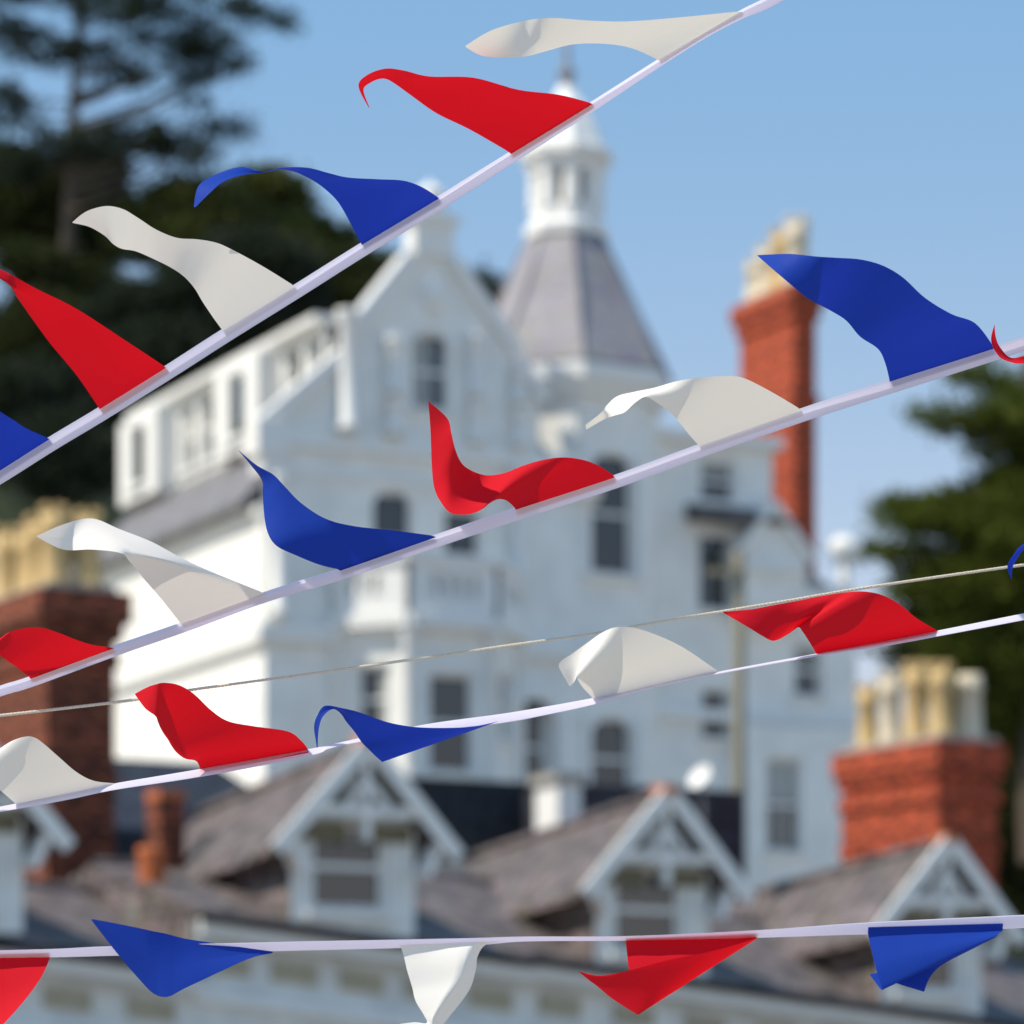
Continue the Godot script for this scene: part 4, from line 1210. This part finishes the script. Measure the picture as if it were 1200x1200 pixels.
func make_trees() -> void:
	var g := "trees on the wooded hillside"
	# tall open pine at the top left
	var twigs := []
	for k in 24:
		var u := rng.randf()
		twigs.append([rng.randf_range(-10, 300) , rng.randf_range(-10, 205), rng.randf_range(9, 20), rng.randf_range(3.5, 7.5)])
		if twigs[-1][0] > 300 - twigs[-1][1] * 0.35 + u * 40.0:
			twigs[-1][0] -= 110.0
	tree("pine_tree", "tall open pine at top left with sky between its branches", g, at(52, 520, 125), at(108, -60, 125), 0.42, 125.0, [
		[15, 40, 20, 22], [60, 64, 34, 11], [100, 62, 26, 13], [135, 80, 34, 11], [160, 88, 18, 8], [125, 12, 34, 14], [180, 18, 36, 18], [165, 48, 18, 10], [215, 62, 36, 22], [248, 48, 26, 12], [275, 12, 32, 14], [320, 18, 26, 9], [240, 88, 14, 8],
		[12, 122, 26, 14], [3, 105, 14, 14], [258, 150, 30, 12], [150, 155, 46, 13], [195, 170, 28, 14], [225, 188, 30, 9], [130, 178, 26, 12], [50, 178, 36, 16], [90, 172, 26, 12], [20, 190, 26, 20], [95, -10, 26, 14], [40, -12, 40, 14], [170, -18, 40, 16]] + twigs, 0.22, 16000, 3, 101)
	# dense dark conifers below
	var specs := [
		["dark conifer at far left below the tall pine", 20, 225, 70, 60, 380, 0, 130.0],
		["dark conifer behind lower trunk of tall pine", 105, 250, 55, 60, 420, 3, 134.0],
		["olive green broad tree right of tall pine", 215, 262, 62, 46, 420, 1, 126.0],
		["olive tree with feathery top behind the blue pennant's tail", 285, 252, 62, 44, 420, 1, 130.0],
		["dark tree in the dip left of the hotel gable", 350, 318, 62, 50, 430, 0, 128.0],
		["dark green tree directly left of hotel gable", 430, 335, 50, 55, 440, 0, 122.0],
		["dark tree in the lower wood behind the red pennant at left", 60, 370, 90, 80, 560, 0, 122.0],
		["dark tree in the lower wood above the hotel attic", 200, 400, 90, 70, 560, 3, 120.0],
		["olive tree with sunlit top in the dip behind the white pennant", 330, 300, 70, 44, 430, 1, 127.0],
		["dark tree in the wood just below the blue pennant", 280, 345, 80, 60, 500, 3, 119.0],
		["dark tree low on hillside left of the hotel attic", 70, 500, 90, 80, 640, 3, 116.0]]
	var n := 0
	for q: Array in specs:
		n += 1
		var r := RandomNumberGenerator.new()
		r.seed = 300 + n
		var clumps := []
		for k in 16:
			var a := r.randf() * TAU
			var m := sqrt(r.randf())
			clumps.append([q[1] + cos(a) * m * q[3] * 0.9, q[2] + sin(a) * m * q[4] * 0.85, r.randf_range(16, 30), r.randf_range(11, 20)])
		clumps.append([q[1], q[2] + q[4] * 0.5, q[3] * 0.7, q[4] * 0.55])
		tree("hillside_tree", q[0], g, at(q[1], q[5], q[7]), at(q[1] + 6, q[2] - q[4] * 0.5, q[7]), 0.4, q[7], clumps, 0.3, 26000, q[6], 400 + n)
	tree("hillside_tree", "small dark treetop between the hotel gable and the spire", g, at(562, 460, 120), at(562, 330, 120), 0.3, 120.0, [
		[560, 345, 18, 18], [572, 360, 16, 18], [552, 370, 20, 18], [565, 395, 30, 22], [548, 410, 30, 24], [580, 420, 26, 24]], 0.26, 9000, 0, 431)
	# the layered cypress at the right, sunlit on its tops
	tree("cypress_tree", "layered yellow-green cypress at right, its sprays reaching left", "trees at the right edge", at(1215, 1010, 105), at(1205, 415, 105), 0.55, 105.0, [
		[1140, 447, 34, 8], [1190, 452, 30, 12], [1090, 488, 24, 6], [1125, 500, 34, 9], [1172, 492, 40, 16], [1205, 500, 30, 30], [1165, 520, 34, 12], [1205, 545, 26, 22], [1180, 555, 22, 14],
		[1052, 592, 26, 8], [1095, 588, 40, 11], [1145, 580, 36, 15], [1195, 588, 34, 26], [1070, 612, 34, 10], [1120, 618, 46, 16], [1180, 630, 46, 26], [1020, 643, 30, 5], [1060, 645, 30, 8], [1100, 660, 46, 18], [1160, 670, 46, 30], [1205, 680, 36, 40], [1090, 695, 40, 16], [1140, 715, 46, 26], [1195, 745, 50, 34], [1115, 745, 36, 18], [1230, 600, 40, 60], [1240, 520, 40, 40], [1160, 770, 60, 30], [1205, 800, 50, 44], [1085, 725, 40, 18], [1130, 690, 50, 28], [1200, 640, 50, 50], [1180, 845, 60, 40], [1140, 810, 46, 30]], 0.22, 60000, 2, 501)
	tree("dark_evergreen_tree", "dark evergreen behind the pots of the broad chimney", "trees at the right edge", at(1160, 1050, 112), at(1160, 720, 112), 0.5, 112.0, [
		[1105, 775, 40, 24], [1150, 780, 50, 34], [1200, 790, 50, 40], [1150, 830, 50, 40], [1195, 860, 46, 50], [1165, 900, 44, 44], [1205, 940, 46, 50], [1070, 760, 26, 16], [1170, 980, 44, 40], [1130, 790, 40, 30], [1195, 1010, 50, 40], [1150, 1040, 50, 40], [1205, 1070, 50, 40]], 0.28, 30000, 0, 502)

# ------------------------------------------------------------------ ground

func make_ground() -> void:
	var st := begin()
	quad(st, Vector3(-900, 0, -1500), Vector3(900, 0, -1500), Vector3(900, 0, 300), Vector3(-900, 0, 300), Vector3(0, -1, 0))
	var o := commit(st, "ground", M["pale_gravel"], self)
	o.set_meta("kind", "structure")
	st = begin()
	# the street in front of the terrace, and the promenade under the camera
	var a := row_point(-60, 12)
	var b := row_point(60, 12)
	var c := row_point(60, 3)
	var d := row_point(-60, 3)
	quad(st, a + Vector3.UP * 0.004, b + Vector3.UP * 0.004, c + Vector3.UP * 0.004, d + Vector3.UP * 0.004, Vector3(0, -5, -50))
	o = commit(st, "road", M["asphalt"], self)
	o.set_meta("kind", "structure")
	st = begin()
	var f := [row_point(-60, 3), row_point(60, 3), row_point(60, 0.2), row_point(-60, 0.2)]
	hexa(st, f + f.map(func(v: Vector3) -> Vector3: return v + Vector3.UP * 0.12))
	o = commit(st, "pavement", M["paving"], self)
	o.set_meta("kind", "structure")
	st = begin()
	f = [Vector3(-60, 0, -20), Vector3(60, 0, -20), Vector3(60, 0, 25), Vector3(-60, 0, 25)]
	hexa(st, f + f.map(func(v: Vector3) -> Vector3: return v + Vector3.UP * 1.4))
	o = commit(st, "promenade", M["paving"], self)
	o.set_meta("kind", "structure")
	# wooded hill behind the hotel, highest at the left
	st = SurfaceTool.new()
	st.begin(Mesh.PRIMITIVE_TRIANGLES)
	st.set_smooth_group(0)
	var n := FastNoiseLite.new()
	n.seed = 77
	n.frequency = 0.03
	var pts := []
	for j in 25:
		var row := []
		for i in 41:
			var x := -150.0 + i * 7.5
			var z := -112.0 - j * 5.0
			var rise := smoothstep(-112.0, -165.0, z) * 44.0
			var side := 0.3 + 0.7 * smoothstep(6.0, -30.0, x)
			row.append(Vector3(x, -0.5 + rise * side + n.get_noise_2d(x, z) * 2.0 * side, z))
		pts.append(row)
	for j in 24:
		for i in 40:
			quad(st, pts[j][i], pts[j][i + 1], pts[j + 1][i + 1], pts[j + 1][i], Vector3(pts[j][i].x, -400, pts[j][i].z))
	o = commit(st, "hill", M["grass"], self)
	o.set_meta("kind", "structure")

# ------------------------------------------------------------------ the scene

func _ready() -> void:
	rng.seed = 7
	# camera: level, with a shifted lens, focused on the bunting
	var camera := Camera3D.new()
	camera.name = "camera"
	camera.position = Vector3(0, EYE, 0)
	camera.near = 0.1
	camera.far = 3000.0
	camera.projection = Camera3D.PROJECTION_FRUSTUM
	camera.size = 1200.0 / FOCAL * camera.near
	camera.frustum_offset = Vector2(0, (HORIZON - 600.0) / FOCAL * camera.near)
	var lens := CameraAttributesPhysical.new()
	lens.frustum_near = 0.1
	lens.frustum_far = 3000.0
	lens.frustum_focal_length = 80.0
	lens.frustum_focus_distance = 4.92
	lens.exposure_aperture = 2.9
	camera.attributes = lens
	add_child(camera)
	camera.current = true
	# clear blue sky
	var sky := ProceduralSkyMaterial.new()
	sky.sky_top_color = lin(0.165, 0.385, 0.67)
	sky.sky_horizon_color = lin(1.27, 1.13, 1.0)
	sky.sky_curve = 0.08
	sky.ground_horizon_color = lin(0.40, 0.42, 0.42)
	sky.ground_bottom_color = lin(0.16, 0.16, 0.15)
	sky.sun_angle_max = 1.0
	var env := Environment.new()
	env.background_mode = Environment.BG_SKY
	env.sky = Sky.new()
	env.sky.sky_material = sky
	env.tonemap_mode = Environment.TONE_MAPPER_LINEAR
	env.tonemap_exposure = 1.06
	env.sdfgi_enabled = true
	env.ssao_enabled = true
	env.ssil_enabled = true
	var we := WorldEnvironment.new()
	we.name = "environment"
	we.environment = env
	add_child(we)
	# sun: high on the left, a little in front of us
	var sun := DirectionalLight3D.new()
	sun.name = "sun"
	sun.light_energy = 1.6
	sun.light_color = Color(1.0, 0.955, 0.88)
	sun.light_angular_distance = 0.53
	sun.shadow_enabled = true
	add_child(sun)
	var to_sun := Vector3(-0.60, 0.76, 0.22).normalized()
	sun.look_at_from_position(Vector3.ZERO, -to_sun)

	make_materials()
	make_ground()
	make_hotel()
	make_terrace()
	make_back_roofs()
	make_trees()
	make_bunting()
